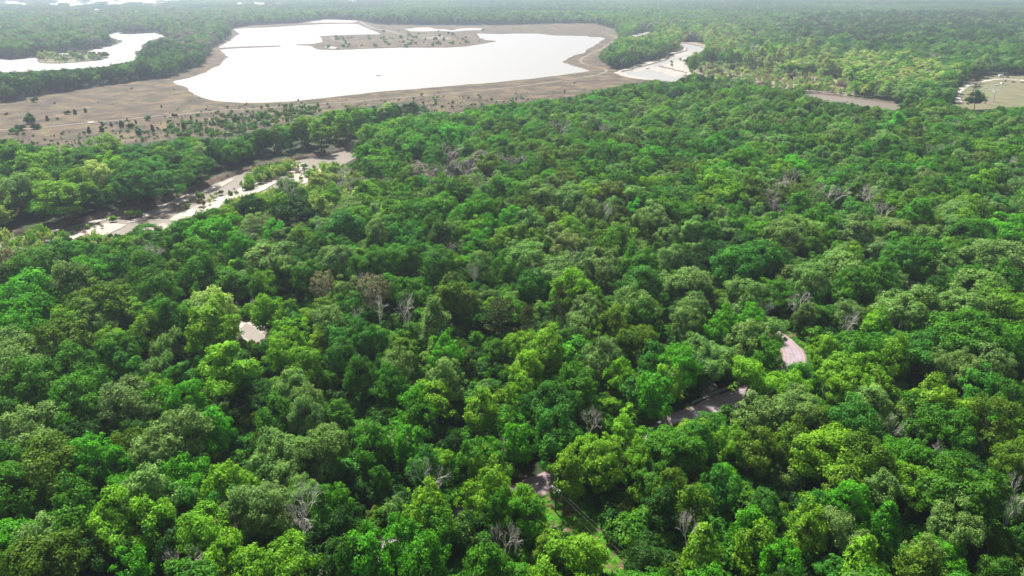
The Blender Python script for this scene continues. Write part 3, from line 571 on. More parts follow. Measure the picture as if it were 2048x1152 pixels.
# keep the ~300 broadleaf trees that show largest as individuals
items = []
for (px, py, wpx, c) in cat:
    code, sh = c[0], c[1]
    zc = 10.0; x, y = G(px, py, zc); D = math.sqrt(x * x + y * y + (CAM_H - zc) ** 2); W = wpx * D / F * 1.08
    if code == 'k': fm, H, W = 'bare', min(21, max(13, W * .9 + 10)), W * 1.35
    elif sh == 'k': fm, H = 'thin', min(20, max(12, W * .8 + 8))
    elif sh == 'p': fm, H = 'pine', 19
    elif sh == 'c': fm, H = 'cone', min(22, max(12, 8 + W * 1.25))
    elif sh == 't': fm, H = 'tall', min(25, max(13, 9 + W * 1.0))
    elif sh == 's': fm, H = 'spread', min(23, 11 + W * .6)
    elif sh == 'f': fm, H = 'feather', min(22, 9.5 + W * .75)
    else: fm, H = ('round' if W > 9.5 else 'small'), min(22, 9 + W * .8)
    if code == 'd': H *= .85
    zc = H * (.62 if sh in 'rsf' else .56)
    x, y = G(px, py, zc)
    items.append(dict(px=px, py=py, wpx=wpx, W=W, H=H, x=x, y=y, fam=fm, code=code, sh=sh, cat=True))
NEARKEEP = [[(0,478),(60,468),(120,462),(200,445),(215,458),(130,478),(60,490),(0,500)], [(60,470),(130,455),(230,436),(340,392),(465,348),(505,380),(440,398),(345,446),(230,455),(120,484)], [(600,316),(700,294),(712,302),(690,325),(620,350)], [(1068,966),(1112,944),(1128,947),(1118,960),(1090,985),(1075,985)], [(1095,978),(1178,990),(1185,1020),(1140,1070),(1088,1052)], [(1366,838),(1420,808),(1496,784),(1500,790),(1470,812),(1410,840),(1378,842)],
            [(1408,767),(1426,767),(1430,793),(1412,798)], [(1566,670),(1582,672),(1608,700),(1610,724),(1600,735),(1564,735)], [(1570,662),(1604,672),(1626,698),(1614,712)], [(474,615),(484,620),(492,640),(512,656),(532,674),(520,682),(490,674),(478,655)]]
for it in items:                                   # no trunk in the water
    for k in range(14):
        bx_, by_ = P(it['x'], it['y'], 0.0)
        if not any(inpoly(bx_, by_, q)[0] for q in (RIVER, LAKE, R2, R4)): break
        it['y'] += 2.0; it['x'] -= .5; it['H'] *= .985
for it in items:                                   # catalogued crowns leave the road, the clearing and the creek bed in view
    for k in range(6):
        hit = False
        for (u, v) in ((0, .99), (-.45, .7), (.45, .7), (-.32, .9), (.32, .9), (0, .45), (-.35, .4), (.35, .4)):
            qx, qy = P(it['x'] + u * it['W'], it['y'], v * it['H']); hit |= any(inpoly(qx, qy, q)[0] for q in NEARKEEP)
        if not hit: break
        it['W'] *= .9; it['H'] *= .88
isb = lambda it: it['fam'] not in ('bare', 'pine')
bl = sorted([it for it in items if isb(it)], key=lambda it: -it['wpx'] * it['W'])
single = bl[:298] + [it for it in items if not isb(it)]
rest_cat = bl[298:]
LAND = [(1110, 985, 'the power pole'), (1590, 705, 'the road bend'), (1430, 800, 'the small bridge'), (505, 650, 'the sandy creek clearing'), (1110, 958, 'the road by the pole'),
        (640, 320, 'the brown river'), (1150, 1050, 'the grassy clearing'), (1960, 185, 'the distant yard'), (700, 1110, 'the shaded road'), (1250, 900, 'the hidden road'), (320, 430, 'the river sandbar'),
        (0, 1152, 'the bottom left corner'), (2048, 1152, 'the bottom right corner'), (0, 800, 'the left edge'), (2048, 800, 'the right edge'), (450, 1152, 'the bottom edge'), (1700, 1152, 'the bottom edge'), (0, 560, 'the left edge'), (2048, 560, 'the right edge'), (870, 730, 'the middle dead trees'), (1800, 900, 'the two pale dead trees'), (600, 1050, 'the big dead tree')]
TW = {'b': 'bright green', 'l': 'lime green', 'm': 'mid green', 'd': 'dark green', 'g': 'grey green', 'o': 'olive green', 'e': 'emerald green', 'p': 'dark', 'y': 'yellow green', 't': 'thinly leaved', 'k': 'grey leafless', 'v': 'fresh green'}
SW = {'round': 'rounded', 'small': 'rounded', 'spread': 'wide spreading', 'feather': 'loose feathery', 'cone': 'pointed', 'tall': 'tall oval', 'pine': '', 'bare': '', 'thin': 'half bare'}
def size_word(it): return 'very large' if it['W'] > 19 else 'large' if it['W'] > 14 else 'middling' if it['W'] > 9 else 'small'
def where(it):
    best = min(LAND, key=lambda l: math.hypot(l[0] - it['px'], (l[1] - it['py']) * 1.2)); dx, dy = it['px'] - best[0], it['py'] - best[1]; d = math.hypot(dx, dy)
    if 'edge' in best[2] or 'corner' in best[2]: return ('near ' if d < 160 else 'some way off ') + best[2]
    side = ('left of' if dx < 0 else 'right of') if abs(dx) > 1.3 * abs(dy) else ('beyond' if dy < 0 else 'in front of')
    return ('well ' if d > 220 else 'just ' if d < 90 else '') + side + ' ' + best[2]
def kind_word(it): return 'dead tree' if it['fam'] == 'bare' else 'pine tree' if it['fam'] == 'pine' else 'tree'
for it in single:
    it['l1'] = ' '.join(f"{size_word(it)} {TW[it['code']]} {SW[it['fam']]} {kind_word(it)} {where(it)}".split())
grp = {}
for it in single: grp.setdefault(it['l1'], []).append(it)
ORD = ['first', 'second', 'third', 'fourth', 'fifth', 'sixth', 'seventh', 'eighth']
CNT = {2: 'two', 3: 'three', 4: 'four', 5: 'five', 6: 'six', 7: 'seven', 8: 'eight', 9: 'nine'}
for l1, g in grp.items():
    if len(g) == 1: g[0]['label'] = l1; continue
    g.sort(key=lambda it: it['px'])
    for i, it in enumerate(g):
        nb = 'leftmost' if i == 0 else 'rightmost' if i == len(g) - 1 else ORD[i] + ' from left'
        it['label'] = f"{l1}, {nb} of {CNT.get(len(g), 'the')}"
        if len(it['label'].split()) > 16: it['label'] = f"{l1}, {nb}"
        if len(it['label'].split()) > 16: it['label'] = it['label'].replace(' distant', '').replace(' small bridge', ' bridge').replace('some way ', '').replace('bottom right corner', 'lower right corner').replace(' from left', '')
rg = np.random.default_rng(11)
def put_tree(it):
    keys = fam(it['fam']); k = keys[int(rg.integers(len(keys)))]; p = PROTO[k]
    nm = {'bare': 'dead_tree', 'pine': 'pine_tree'}.get(it['fam'], 'broadleaf_tree')
    r = empty(nm, (it['x'], it['y'], 0), rg.uniform(0, 6.28), label=it['label'], category='dead tree' if nm == 'dead_tree' else 'tree',
              group={'dead_tree': 'leafless trees among the green woods', 'pine_tree': 'pine trees in the woods'}.get(nm, 'broadleaf trees of the woods'))
    s = it['W'] / p['W']; r.scale = (s, s * rg.uniform(.9, 1.1), it['H'] / p['H'])
    obj('trunk', p['trunk'], r)
    if p['crown'] is not None:
        c = obj('crown', p['crown'], r); c['tint'] = tint(it['code'], rg, .12)
for it in single: put_tree(it)

# ------------------------------------------------------------------ the rest of the woods
KEEPV = [LAKE, NPOND, LLAKE, R2, R3, MUD2, [(474,615),(484,620),(492,640),(512,656),(532,674),(520,682),(490,674),(478,655)], [(1610,186),(1700,196),(1760,205),(1828,211),(1790,219),(1740,213),(1690,205),(1640,199)], CREEKW, YARD,
         [(1068,966),(1112,944),(1130,945),(1118,960),(1090,985),(1075,985)], [(1090,975),(1200,985),(1202,1035),(1150,1090),(1085,1060)], [(1362,838),(1420,806),(1498,780),(1508,790),(1470,815),(1410,842),(1375,842)], [(1404,765),(1428,765),(1432,795),(1412,800)],
         [(1562,668),(1580,672),(1606,700),(1610,724),(1600,733),(1564,735)], [(1565,662),(1605,675),(1618,700),(1606,705)],
         [(230,436),(340,390),(465,346),(520,335),(505,380),(440,395),(390,425),(345,445),(250,452)], [(600,314),(700,292),(716,300),(690,325),(640,340),(600,330)], [(480,370),(560,330),(605,330),(560,362)],
         [(0,472),(60,466),(130,452),(200,438),(225,440),(205,458),(130,478),(60,488),(0,494)], [(1385,137),(1470,140),(1560,155),(1690,165),(1705,184),(1600,178),(1500,165),(1400,150)], [(876,216),(940,209),(942,216),(880,228)], [(0,480),(60,472),(60,482),(0,500)]] + \
        [[(p[0] * .0 + p[0], p[1]) for p in MEADOW]] + FARW
RIVW = [(p[0] - 3, p[1] - 6) for p in RIVER[:24]] + RIVER[24:]
NOGROW = [RIVW, MUD, LAKE, PPOND, NPOND, RIVER, R2, R3, R4, MEADOW, CLEAR, CREEK, GULLY, YARD, RSAND, VERGE, SHOULDER, MUD2] + FARW + FARF + [LLAKE]
ROADW = np.array([(p.x, p.y) for p in ROADL]); _rx, _ry = P(ROADW[:, 0], ROADW[:, 1], 0.0)
ROADV = ((_rx > 1050) & (_rx < 1150)) | (_rx > 1345)
def blocked(x, y, W, H):
    """base stands on water, road or open ground"""
    bx, by = P(x, y, 0 * x); r = np.zeros(len(x), bool)
    for q in NOGROW: r |= inpoly(bx, by, q)
    for i in range(0, len(ROADW)):
        vis = ROADV[i]; r |= (x - ROADW[i, 0]) ** 2 + (y - ROADW[i, 1]) ** 2 < ((6.5 + W * .2) if vis else 4.0) ** 2
    return r
def hides(x, y, W, H):
    r = np.zeros(len(x), bool)
    for (u, v) in ((0, .97), (-.42, .7), (.42, .7), (-.3, .88), (.3, .88), (0, .5), (-.3, .4), (.3, .4)):
        qx, qy = P(x + u * W, y, v * H)
        for q in KEEPV: r |= inpoly(qx, qy, q)
    return r
def fbm(x, y, s, seed):
    g = np.random.default_rng(seed); r = 0; a = 1
    for k in range(4):
        th = g.uniform(0, 6.28, 3); ph = g.uniform(0, 6.28, 3)
        for j in range(3): r = r + a * np.sin((x * np.cos(th[j]) + y * np.sin(th[j])) / s * 2 ** k + ph[j] + 1.3 * np.sin((x * np.sin(th[j]) - y * np.cos(th[j])) / s * 1.3 * 2 ** k))
        a *= .55
    return r / 3
# local character of the woods: cx, cy, rx, ry (photo px), tints, families, probability, height
ZONES = [(560,390,150,50,'yyyl','willow',.9,.9),(640,350,80,30,'yl','willow',.8,.8),(100,470,120,22,'yyl','willow',.85,1),(250,455,60,14,'yl','willow',.8,.8),(40,440,110,25,'lyv','small',.7,.7),
 (680,255,130,24,'lly','tall',.8,1.1),(960,214,90,14,'yly','tall',.85,1.0),(870,240,60,22,'llv','tall',.6,1.1),(1340,75,130,26,'llyg','round',.75,1),(1560,140,230,28,'yyl','willow',.85,1.3),(1720,150,170,36,'yyyllv','tall',.98,.75),(1390,82,90,26,'yyll','tall',.85,1),(1290,108,50,20,'llv','round',.6,1),(1810,190,70,22,'lg','round',.6,.8),
 (1000,262,260,50,'bvblm','round',.8,1),(1200,330,300,60,'vbmmo','round',.6,1),(920,350,90,40,'guku','thin',.45,.9),(1650,400,160,30,'uugo','thin',.4,.9),(320,85,110,14,'uuu','thin',.85,.8),(340,100,60,16,'uum','round',.4,1),
 (150,165,260,26,'ddmd','round',.6,1.0),(350,125,70,30,'mdmd','round',.7,1),(150,60,330,50,'uggdm','round',.5,1),(1250,40,170,25,'lgv','round',.5,1),(1500,60,200,20,'gmgu','round',.5,1),(1850,60,250,35,'dddmp','round',.65,1.05),(900,50,260,22,'dmg','round',.7,1),
 (1500,250,500,60,'mvgo','round',.5,1),(1600,560,450,90,'ggomv','spread',.55,1),(150,360,250,70,'mmdlv','round',.5,1),(400,330,200,40,'dmem','round',.6,.9),(780,215,70,14,'ddm','round',.8,1.1)]
def choose(x, y, H0):
    n = len(x); px, py = P(x, y, np.full(n, 8.)); r = np.random.default_rng(5)
    fams = np.array(['round'] * n, dtype=object); fams[r.random(n) < .32] = 'small'; fams[r.random(n) < .16] = 'spread'; fams[r.random(n) < .1] = 'tall'; fams[r.random(n) < .06] = 'feather'
    # neighbouring trees tend to share a species
    q = fbm(x, y, 45, 3) + r.normal(size=n) * .55
    code = np.select([q < -1.0, q < -.55, q < -.1, q < .35, q < .75, q < 1.15], ['d', 'e', 'm', 'm', 'g', 'o'], 'v').astype(object)
    rb = r.random(n); code[rb < .05] = 'b'; code[(rb > .05) & (rb < .15)] = 'l'; code[(rb > .15) & (rb < .22)] = 'g'; hs_ = np.ones(n)
    for (cx, cy, rx, ry, cs, fm, pr, hh) in ZONES:
        d = ((px - cx) / rx) ** 2 + ((py - cy) / ry) ** 2; m = (d < 1.6) & (r.random(n) < pr * np.clip(1.6 - d, 0, .6) / .6)
        code[m] = np.array(list(cs), dtype=object)[r.integers(len(cs), size=m.sum())]; hs_[m] = hh
        mm = m & (r.random(n) < .8); fams[mm] = fm
    b = (r.random(n) < .036); fams[b] = 'bare'
    fams[code == 'k'] = 'bare'
    return fams, code, hs_
def nodes_scatter(name, x, y, z, keys, sx, sz, tints, kind='stuff', tilt=.03, **kw):
    n = len(x); me = bpy.data.meshes.new(name); me.vertices.add(n)
    me.vertices.foreach_set('co', np.stack([x, y, z], 1).astype(np.float32).ravel())
    def at(nm, ty, key, v): a = me.attributes.new(nm, ty, 'POINT'); a.data.foreach_set(key, np.asarray(v).ravel())
    r = np.random.default_rng(n)
    at('pick', 'INT', 'value', np.array([KIDX[k] for k in keys], np.int32))
    at('spin', 'FLOAT_VECTOR', 'vector', np.stack([r.normal(size=n) * tilt, r.normal(size=n) * tilt, r.uniform(0, 6.28, n)], 1).astype(np.float32))
    at('size', 'FLOAT_VECTOR', 'vector', np.stack([sx, sx * r.uniform(.88, 1.12, n), sz], 1).astype(np.float32))
    at('tint', 'FLOAT_COLOR', 'color', np.concatenate([tints, np.ones((n, 1))], 1).astype(np.float32))
    o = obj(name, me, kind=kind, **kw)
    ng = bpy.data.node_groups.new(name, 'GeometryNodeTree')
    ng.interface.new_socket('Geometry', in_out='INPUT', socket_type='NodeSocketGeometry'); ng.interface.new_socket('Geometry', in_out='OUTPUT', socket_type='NodeSocketGeometry')
    gi = ng.nodes.new('NodeGroupInput'); go = ng.nodes.new('NodeGroupOutput'); ip = ng.nodes.new('GeometryNodeInstanceOnPoints'); ci = ng.nodes.new('GeometryNodeCollectionInfo')
    ci.inputs['Collection'].default_value = LIB; ci.inputs['Separate Children'].default_value = True; ci.inputs['Reset Children'].default_value = True
    def nat(nm, ty):
        a = ng.nodes.new('GeometryNodeInputNamedAttribute'); a.data_type = ty; a.inputs['Name'].default_value = nm; return [s for s in a.outputs if s.enabled and s.name == 'Attribute'][0]
    L = ng.links.new
    L(gi.outputs[0], ip.inputs['Points']); L(ci.outputs[0], ip.inputs['Instance']); ip.inputs['Pick Instance'].default_value = True
    L(nat('pick', 'INT'), ip.inputs['Instance Index']); L(nat('size', 'FLOAT_VECTOR'), ip.inputs['Scale'])
    e2r = ng.nodes.new('FunctionNodeEulerToRotation'); L(nat('spin', 'FLOAT_VECTOR'), e2r.inputs[0]); L(e2r.outputs[0], ip.inputs['Rotation'])
    L(ip.outputs[0], go.inputs[0])
    md = o.modifiers.new('scatter', 'NODES'); md.node_group = ng
    return o
def jitter_grid(y0, y1, step, seed, wide=1.0):
    r = np.random.default_rng(seed); ys = np.arange(y0, y1, step); X = []; Y = []
    for i, yy in enumerate(ys):
        hw = (yy * CP + CAM_H * SP) * .749 * wide + 25; xs = np.arange(-hw, hw, step) + (i % 2) * step / 2; X.append(xs); Y.append(np.full(len(xs), yy))
    X = np.concatenate(X); Y = np.concatenate(Y); return X + r.uniform(-.42, .42, len(X)) * step, Y + r.uniform(-.42, .42, len(X)) * step, r
def forest(name, y0, y1, step, seed, Wm, label, near=False):
    x, y, r = jitter_grid(y0, y1, step, seed, 1.06)
    W = np.clip(r.normal(Wm, 3.0, len(x)), 5.5, 19); H = 7.5 + W * .75 + r.normal(size=len(x)) * 1.8 + fbm(x, y, 90, 8) * 1.6
    fams, code, hs_ = choose(x, y, H); H = H * hs_
    if near: H *= .8; W *= .9
    w_ = (fams == 'willow'); W[w_] = r.uniform(4.5, 8.5, w_.sum()); H[w_] = W[w_] * 1.05
    s_ = (fams == 'small'); W[s_] *= .8
    t_ = (fams == 'tall'); W[t_] *= .85; H[t_] *= 1.08
    ok = ~blocked(x, y, W, H) & (r.random(len(x)) > .07)
    # crowns that would stand before open ground shrink, then go
    hd = hides(x, y, W, H) & ok; H[hd] *= .6; W[hd] *= .7; hd2 = hides(x, y, W, H) & hd; H[hd2] *= .5; W[hd2] *= .6; ok &= ~(hides(x, y, W, H) & hd2)
    for sub in range(3):                       # fillers in front of a catalogued crown stay low
        tx, ty = P(x, y, .75 * H); q = np.zeros(len(x), bool)
        for it in items:
            q |= (y < it['y'] + 1) & (((tx - it['px']) / (it['wpx'] * .52 + 4)) ** 2 + ((ty - it['py']) / (it['wpx'] * .5 + 4)) ** 2 < 1)
        if sub == 2: ok &= ~q
        else: H[q] *= .68; W[q] *= .8
    for it in items:
        d2 = (x - it['x']) ** 2 + (y - it['y']) ** 2; ok &= ~(d2 < (it['W'] * .36 + W * .22) ** 2)
    x, y, W, H, fams, code = (a[ok] for a in (x, y, W, H, fams, code))
    keys = []; sx = np.zeros(len(x)); sz = np.zeros(len(x)); T = np.zeros((len(x), 3)); FM = {f: fam(f) for f in set(fams)}
    for i in range(len(x)):
        ks = FM[fams[i]]; k = ks[int(r.integers(len(ks)))]; keys.append(k); sx[i] = W[i] / PROTO[k]['W']; sz[i] = H[i] / PROTO[k]['H']; T[i] = tint(code[i] if code[i] != 'k' else 't', r, .2)
    return nodes_scatter(name, x, y, np.zeros(len(x)), keys, sx, sz, T, label=label)
forest('woodland', 70, 300, 6.6, 21, 9.5, 'smaller green trees filling in between the big crowns', near=True)
forest('woodland', 300, 620, 8.8, 22, 13, 'dense mid distance woods on both sides of the river')
forest('woodland', 620, 1250, 9.8, 23, 13.5, 'dense woods round the far lake')
forest('woodland', 1250, 2600, 12.5, 24, 15, 'hazy woods beyond the lake')
# farthest woods
x, y, r = jitter_grid(2600, 6500, 34, 25, 1.05)
px, py = P(x, y, np.zeros(len(x))); ok = np.ones(len(x), bool)
for q in FARW + FARF:
    for hh in (0, 9, 15): ok &= ~(inpoly(*P(x, y, np.full(len(x), float(hh))), q) & (r.random(len(x)) < (.75 if hh < 12 else .5)))
x, y = x[ok], y[ok]; n = len(x); keys = [f'patch{k}' for k in r.integers(4, size=n)]
q = fbm(x, y, 260, 9) + r.normal(size=n) * .4; T = np.array([np.array(TINT['d']) * .5 + np.array(TINT['g' if v > .4 else 'd' if v < -.2 else 'o']) * .5 for v in q]) * r.uniform(.8, 1.2, (n, 1))
nodes_scatter('far_woodland', x, y, np.zeros(n), keys, r.uniform(.9, 1.15, n), r.uniform(.8, 1.2, n), T, label='hazy woods running on to the horizon')
# undergrowth below the near trees
x, y, r = jitter_grid(75, 330, 4.2, 26, 1.03)
W = r.uniform(3.2, 6.5, len(x)); H = W * r.uniform(.55, .95, len(x)); ok = ~blocked(x, y, W, H); hd = hides(x, y, W, H); W[hd] *= .5; H[hd] *= .4; ok &= ~(hides(x, y, W, H) & hd)
x, y, W, H = x[ok], y[ok], W[ok], H[ok]; n = len(x); sk = fam('shrub'); keys = [sk[k] for k in r.integers(len(sk), size=n)]
nodes_scatter('undergrowth', x, y, np.zeros(n), keys, W / 3, H / 2.2, np.array([tint('dmemdo'[int(r.integers(6))], r, .2) for _ in range(n)]), label='dark undergrowth on the forest floor')
# brush in the meadow, thickening towards the river woods
r = np.random.default_rng(31); X = []; Y = []
for k in range(30000):
    px = r.uniform(-60, 1290); py = r.uniform(45, 300)
    if not (inpoly(px, py, MEADOW)[0] and not inpoly(px, py, LAKE)[0] and not inpoly(px, py, NPOND)[0] and not inpoly(px, py, PPOND)[0]): continue
    edge = 262 - (px - 380) * .12 if px < 900 else 205; d = max(0, edge - py - 6)
    pen = 620 < px < 990 and 58 < py < 98
    pr = (.016 + (1.6 if 330 < px < 640 else .4) * math.exp(-d / (12 if px < 640 else 5))) if not pen else .16
    if py < 60: pr *= .5
    if r.random() < (pr * .8 if d < 40 or pen else pr * .35): g_ = G(px, py); X.append(g_[0]); Y.append(g_[1])
x = np.array(X); y = np.array(Y); n = len(x); ks = fam('shrub') * 4 + ['conifer0']; pxx, pyy = P(x, y, np.zeros(n)); pen = (pxx > 620) & (pxx < 990) & (pyy < 98)
band = (pxx > 340) & (pxx < 650) & (pyy > 232 - (pxx - 340) * .08)
W = np.where(pen, r.uniform(1.5, 6.5, n), r.uniform(.4, .9, n) + np.where(band, 3.0, 1.9) * r.random(n) ** 2.2); keys = [ks[k] for k in r.integers(len(ks), size=n)]
nodes_scatter('meadow_scrub', x, y, np.zeros(n) + .03, keys, W / 3, W / 3 * r.uniform(.8, 1.5, n), np.array([tint('vvmlg'[int(r.integers(5))] if pen[i] else 'mgvgov'[int(r.integers(6))], r, .2) for i in range(n)]), label='low green scrub scattered over the brown meadow')
# tufts along the lake shore, sandbars and mud flat
X = []; Y = []; Z = []
for poly, zz, cnt in ((BARS[0], -2.35, 30), (BARS[2], -2.35, 70), (BARS[3], -2.35, 90), (BARS[4], -2.2, 160), (BARS[5], -2.3, 20), (BARS[8], -2.3, 70), (MUD, .04, 1500), (LISLE, .02, 150), (RSAND, .08, 60)):
    a = np.array(poly); c = 0
    while c < cnt:
        px, py = r.uniform(a[:, 0].min(), a[:, 0].max()), r.uniform(a[:, 1].min(), a[:, 1].max()); c += 1
        if inpoly(px, py, poly)[0] and not inpoly(px, py, R2)[0]: g_ = G(px, py, zz); X.append(g_[0]); Y.append(g_[1]); Z.append(zz)
x = np.array(X); y = np.array(Y); n = len(x); ks = fam('willow') + fam('shrub'); keys = [ks[k] for k in r.integers(len(ks), size=n)]; W = r.uniform(1.2, 4.2, n); onmud = np.array(Z) == .04; W[onmud] = r.uniform(2, 8.5, onmud.sum()); onisl = np.array(Z) == .02; W[onisl] = r.uniform(2, 9, onisl.sum()); keys = [('willow%d' % (i % 4)) if onmud[i] and i % 5 else keys[i] for i in range(n)]
nodes_scatter('riverside_brush', x, y, np.array(Z), keys, W / np.array([PROTO[k]['W'] for k in keys]), W * r.uniform(.7, 1.2, n) / np.array([PROTO[k]['H'] for k in keys]), np.array([tint('yylgt'[int(r.integers(5))], r, .2) for _ in range(n)]), label='pale yellow green brush on the sandbars and mud flats')
# willows standing in the river bed
X = []; Y = []
wz = [((455,395),(640,360),(690,330),(640,400),(520,425),(430,440),(380,440),(440,415)), ((480,370),(520,352),(600,325),(560,318),(500,345)), ((0,470),(60,455),(130,468),(200,470),(270,462),(300,475),(180,500),(60,515),(0,520)), ((640,330),(690,318),(700,330),(650,352))]
for q in wz:
    a = np.array(q); k = 0; A = (a[:, 0].max() - a[:, 0].min()) * (a[:, 1].max() - a[:, 1].min())
    while k < A / (110 if q[0][0] == 0 else 34):
        k += 1; px, py = r.uniform(a[:, 0].min(), a[:, 0].max()), r.uniform(a[:, 1].min(), a[:, 1].max())
        if inpoly(px, py, q)[0]: g_ = G(px, py, 3); X.append(g_[0]); Y.append(g_[1])
x = np.array(X); y = np.array(Y); n = len(x); W = r.uniform(4, 8.5, n); ks = fam('willow'); keys = [ks[k] for k in r.integers(len(ks), size=n)]
nodes_scatter('willow_thicket', x, y, np.full(n, -2.4), keys, W / 7, W * r.uniform(.8, 1.2, n) / 8, np.array([tint('yyylv'[int(r.integers(5))], r, .15) for _ in range(n)]), label='yellow green willows growing along the river channel')
# grass blades of the clearing and verges, as low tufts
X = []; Y = []
for poly, cnt in ((CLEAR, 2600), (VERGE, 500), (SHOULDER, 300)):
    a = np.array(poly)
    for _ in range(cnt):
        px, py = r.uniform(a[:, 0].min(), a[:, 0].max()), r.uniform(a[:, 1].min(), a[:, 1].max())
        if inpoly(px, py, poly)[0]: g_ = G(px, py); X.append(g_[0]); Y.append(g_[1])
x = np.array(X); y = np.array(Y); dd = np.array([np.min((ROADW[:, 0] - a) ** 2 + (ROADW[:, 1] - b) ** 2) for a, b in zip(x, y)]); x, y = x[dd > 26], y[dd > 26]; n = len(x); W = r.uniform(.5, 1.6, n); ks = fam('shrub')
nodes_scatter('tall_grass', x, y, np.full(n, .03), [ks[k] for k in r.integers(3, size=n)], W / 3, W / 3 * .35, np.array([tint('bbvot'[int(r.integers(5))], r, .2) * 1 for _ in range(n)]), label='green weeds and grass in the clearing by the pole')

# ------------------------------------------------------------------ single shrubs of the meadow
SH = """145,135,50,s 165,165,34,s 308,103,24,s 343,107,15,c 217,135,15,c 70,187,35,s 95,170,38,s 407,190,18,c 468,160,14,c 508,162,13,c 555,165,20,c 595,160,32,s 675,128,28,s 797,116,24,s 637,192,32,s 697,182,22,c
752,180,20,s 838,172,20,c 898,150,13,c 945,176,20,s 1010,142,28,s 735,78,8,c 160,45,28,s 390,98,13,c 1080,130,40,s 1435,87,15,s 1500,76,12,s 1150,120,22,s 465,188,20,c 1300,108,20,s 620,150,12,c 1190,105,16,s 870,130,12,c 30,110,14,s 250,60,10,s"""
SLAB = {'s': ('dark rounded bush', 'shrub'), 'c': ('small dark conifer', 'young_conifer')}
sh = []
for tkn in SH.split():
    a, b, c, d = tkn.split(','); sh.append((float(a) / 2.2756, 180 + float(b) / 2.2756, float(c) / 2.2756, d))
sh.sort()
cn = {'s': sum(1 for q in sh if q[3] == 's'), 'c': sum(1 for q in sh if q[3] == 'c')}; ci_ = {'s': 0, 'c': 0}
def ordn(n): return ['first', 'second', 'third', 'fourth', 'fifth', 'sixth', 'seventh', 'eighth', 'ninth', 'tenth', 'eleventh', 'twelfth', 'thirteenth', 'fourteenth', 'fifteenth', 'sixteenth', 'seventeenth', 'eighteenth', 'nineteenth', 'twentieth', 'twenty-first', 'twenty-second', 'twenty-third', 'twenty-fourth', 'twenty-fifth', 'twenty-sixth'][n]
for px, py, wp, d in sh:
    gx, gy = G(px, py + wp * .35); D = math.sqrt(gx * gx + gy * gy + CAM_H ** 2); W = .68 * wp * D / F; k = 'conifer0' if d == 'c' else fam('shrub')[ci_['s'] % 3]; p = PROTO[k]
    side = 'beyond' if py < 245 - (px - 180) * .075 else 'in front of'
    r0 = empty(SLAB[d][1], (gx, gy, .03), random.uniform(0, 6), label=f"{SLAB[d][0]} {side} the meadow track, {ordn(ci_[d])} of its kind from the left", category='shrub' if d == 's' else 'conifer', group='bushes dotted over the brown meadow')
    ci_[d] += 1; hz = 1.0 if d == 's' else 1.1; r0.scale = (W / p['W'], W / p['W'], W / p['W'] * hz); obj('trunk', p['trunk'], r0); c = obj('crown', p['crown'], r0); c['tint'] = tint('d' if random.random() < .7 else 'm', rg, .15)

# ------------------------------------------------------------------ power poles and wires
M_POLE = plain('creosote_pole', (.045, .035, .028), .9); M_ARM = plain('weathered_arm', (.62, .60, .57), .8); M_CER = plain('insulator', (.45, .44, .42), .3)
M_WIRE = plain('wire', (.25, .27, .22), .45, .6)
bx, by = G(1110.5, 1026)
Hp = min(np.arange(6, 16, .1), key=lambda h: abs(P(bx, by, h)[1] - 975))
ex, ey = G(1335, 1235); dirv = Vector((ex - bx, ey - by)).normalized(); ang = math.atan2(dirv.y, dirv.x)
def pole(x, y, label, a):
    r = empty('power_pole', (x, y, 0), a, label=label, category='power pole', group='poles of the power line')
    MB().tube((0, 0, -.5), (0, 0, Hp), .17, .12, 10).build('pole', M_POLE, r)
    for s in (-.13, .13): MB().box((s, 0, Hp - .35), (.1, 3.0, .13)).build('crossarm', M_ARM, r)
    MB().box((0, 0, Hp - 1.35), (1.9, .1, .12)).build('crossarm', M_ARM, r)
    b = MB(); b.tube((.2, 0, Hp - 1.1), (.2, .75, Hp - .45), .025, .025, 5); b.build('brace', M_ARM, r)
    b = MB(); b.tube((.2, 0, Hp - 1.1), (.2, -.75, Hp - .45), .025, .025, 5); b.build('brace', M_ARM, r)
    for yy in (-1.35, -.55, .55, 1.35):
        MB().tube((.13, yy, Hp - .28), (.13, yy, Hp - .02), .07, .045, 8).build('insulator', M_CER, r)
        MB().tube((.2, yy, Hp - .35), (.75, yy, Hp - .38), .055, .055, 6).build('insulator', M_CER, r)
    for xx in (-.8, .8): MB().tube((xx, 0, Hp - 1.3), (xx, 0, Hp - 1.05), .06, .04, 8).build('insulator', M_CER, r)
    return r
u0, u1 = Vector(G(1101, 972, Hp - .35)), Vector(G(1120, 983, Hp - .35)); arm = (u1 - u0).normalized()
pole(bx, by, 'dark wooden power pole with pale double crossarm beside the road in the grassy clearing', math.atan2(arm.y, arm.x) - math.pi / 2)
span = 78.0; qx, qy = bx + dirv.x * span, by + dirv.y * span
pole(qx, qy, 'next power pole along the line out past the lower edge', ang + math.pi)
nrm = Vector((-dirv.y, dirv.x))
for off, h, lab in ((1.35, Hp - .38, 'upper wire, on the road side of the power pole crossarm'), (-1.35, Hp - .38, 'upper wire, on the clearing side of the power pole crossarm'), (0, Hp - 3.4, 'lower neutral wire running from halfway up the power pole')):
    b = MB(); prev = None
    for k in range(25):
        t = k / 24; s = .75 + (span - 1.5) * t; p = Vector((bx + dirv.x * s + nrm.x * off * t + arm.x * 1.35 * (1 if off > 0 else -1 if off < 0 else 0) * (1 - t), by + dirv.y * s + nrm.y * off * t + arm.y * 1.35 * (1 if off > 0 else -1 if off < 0 else 0) * (1 - t), h - 4 * 1.1 * t * (1 - t)))
        if prev is not None: b.tube(prev, p, .011, .011, 4)
        prev = p
    b.build('power_line_wire', M_WIRE, label=lab, category='wire', group='wires of the power line')

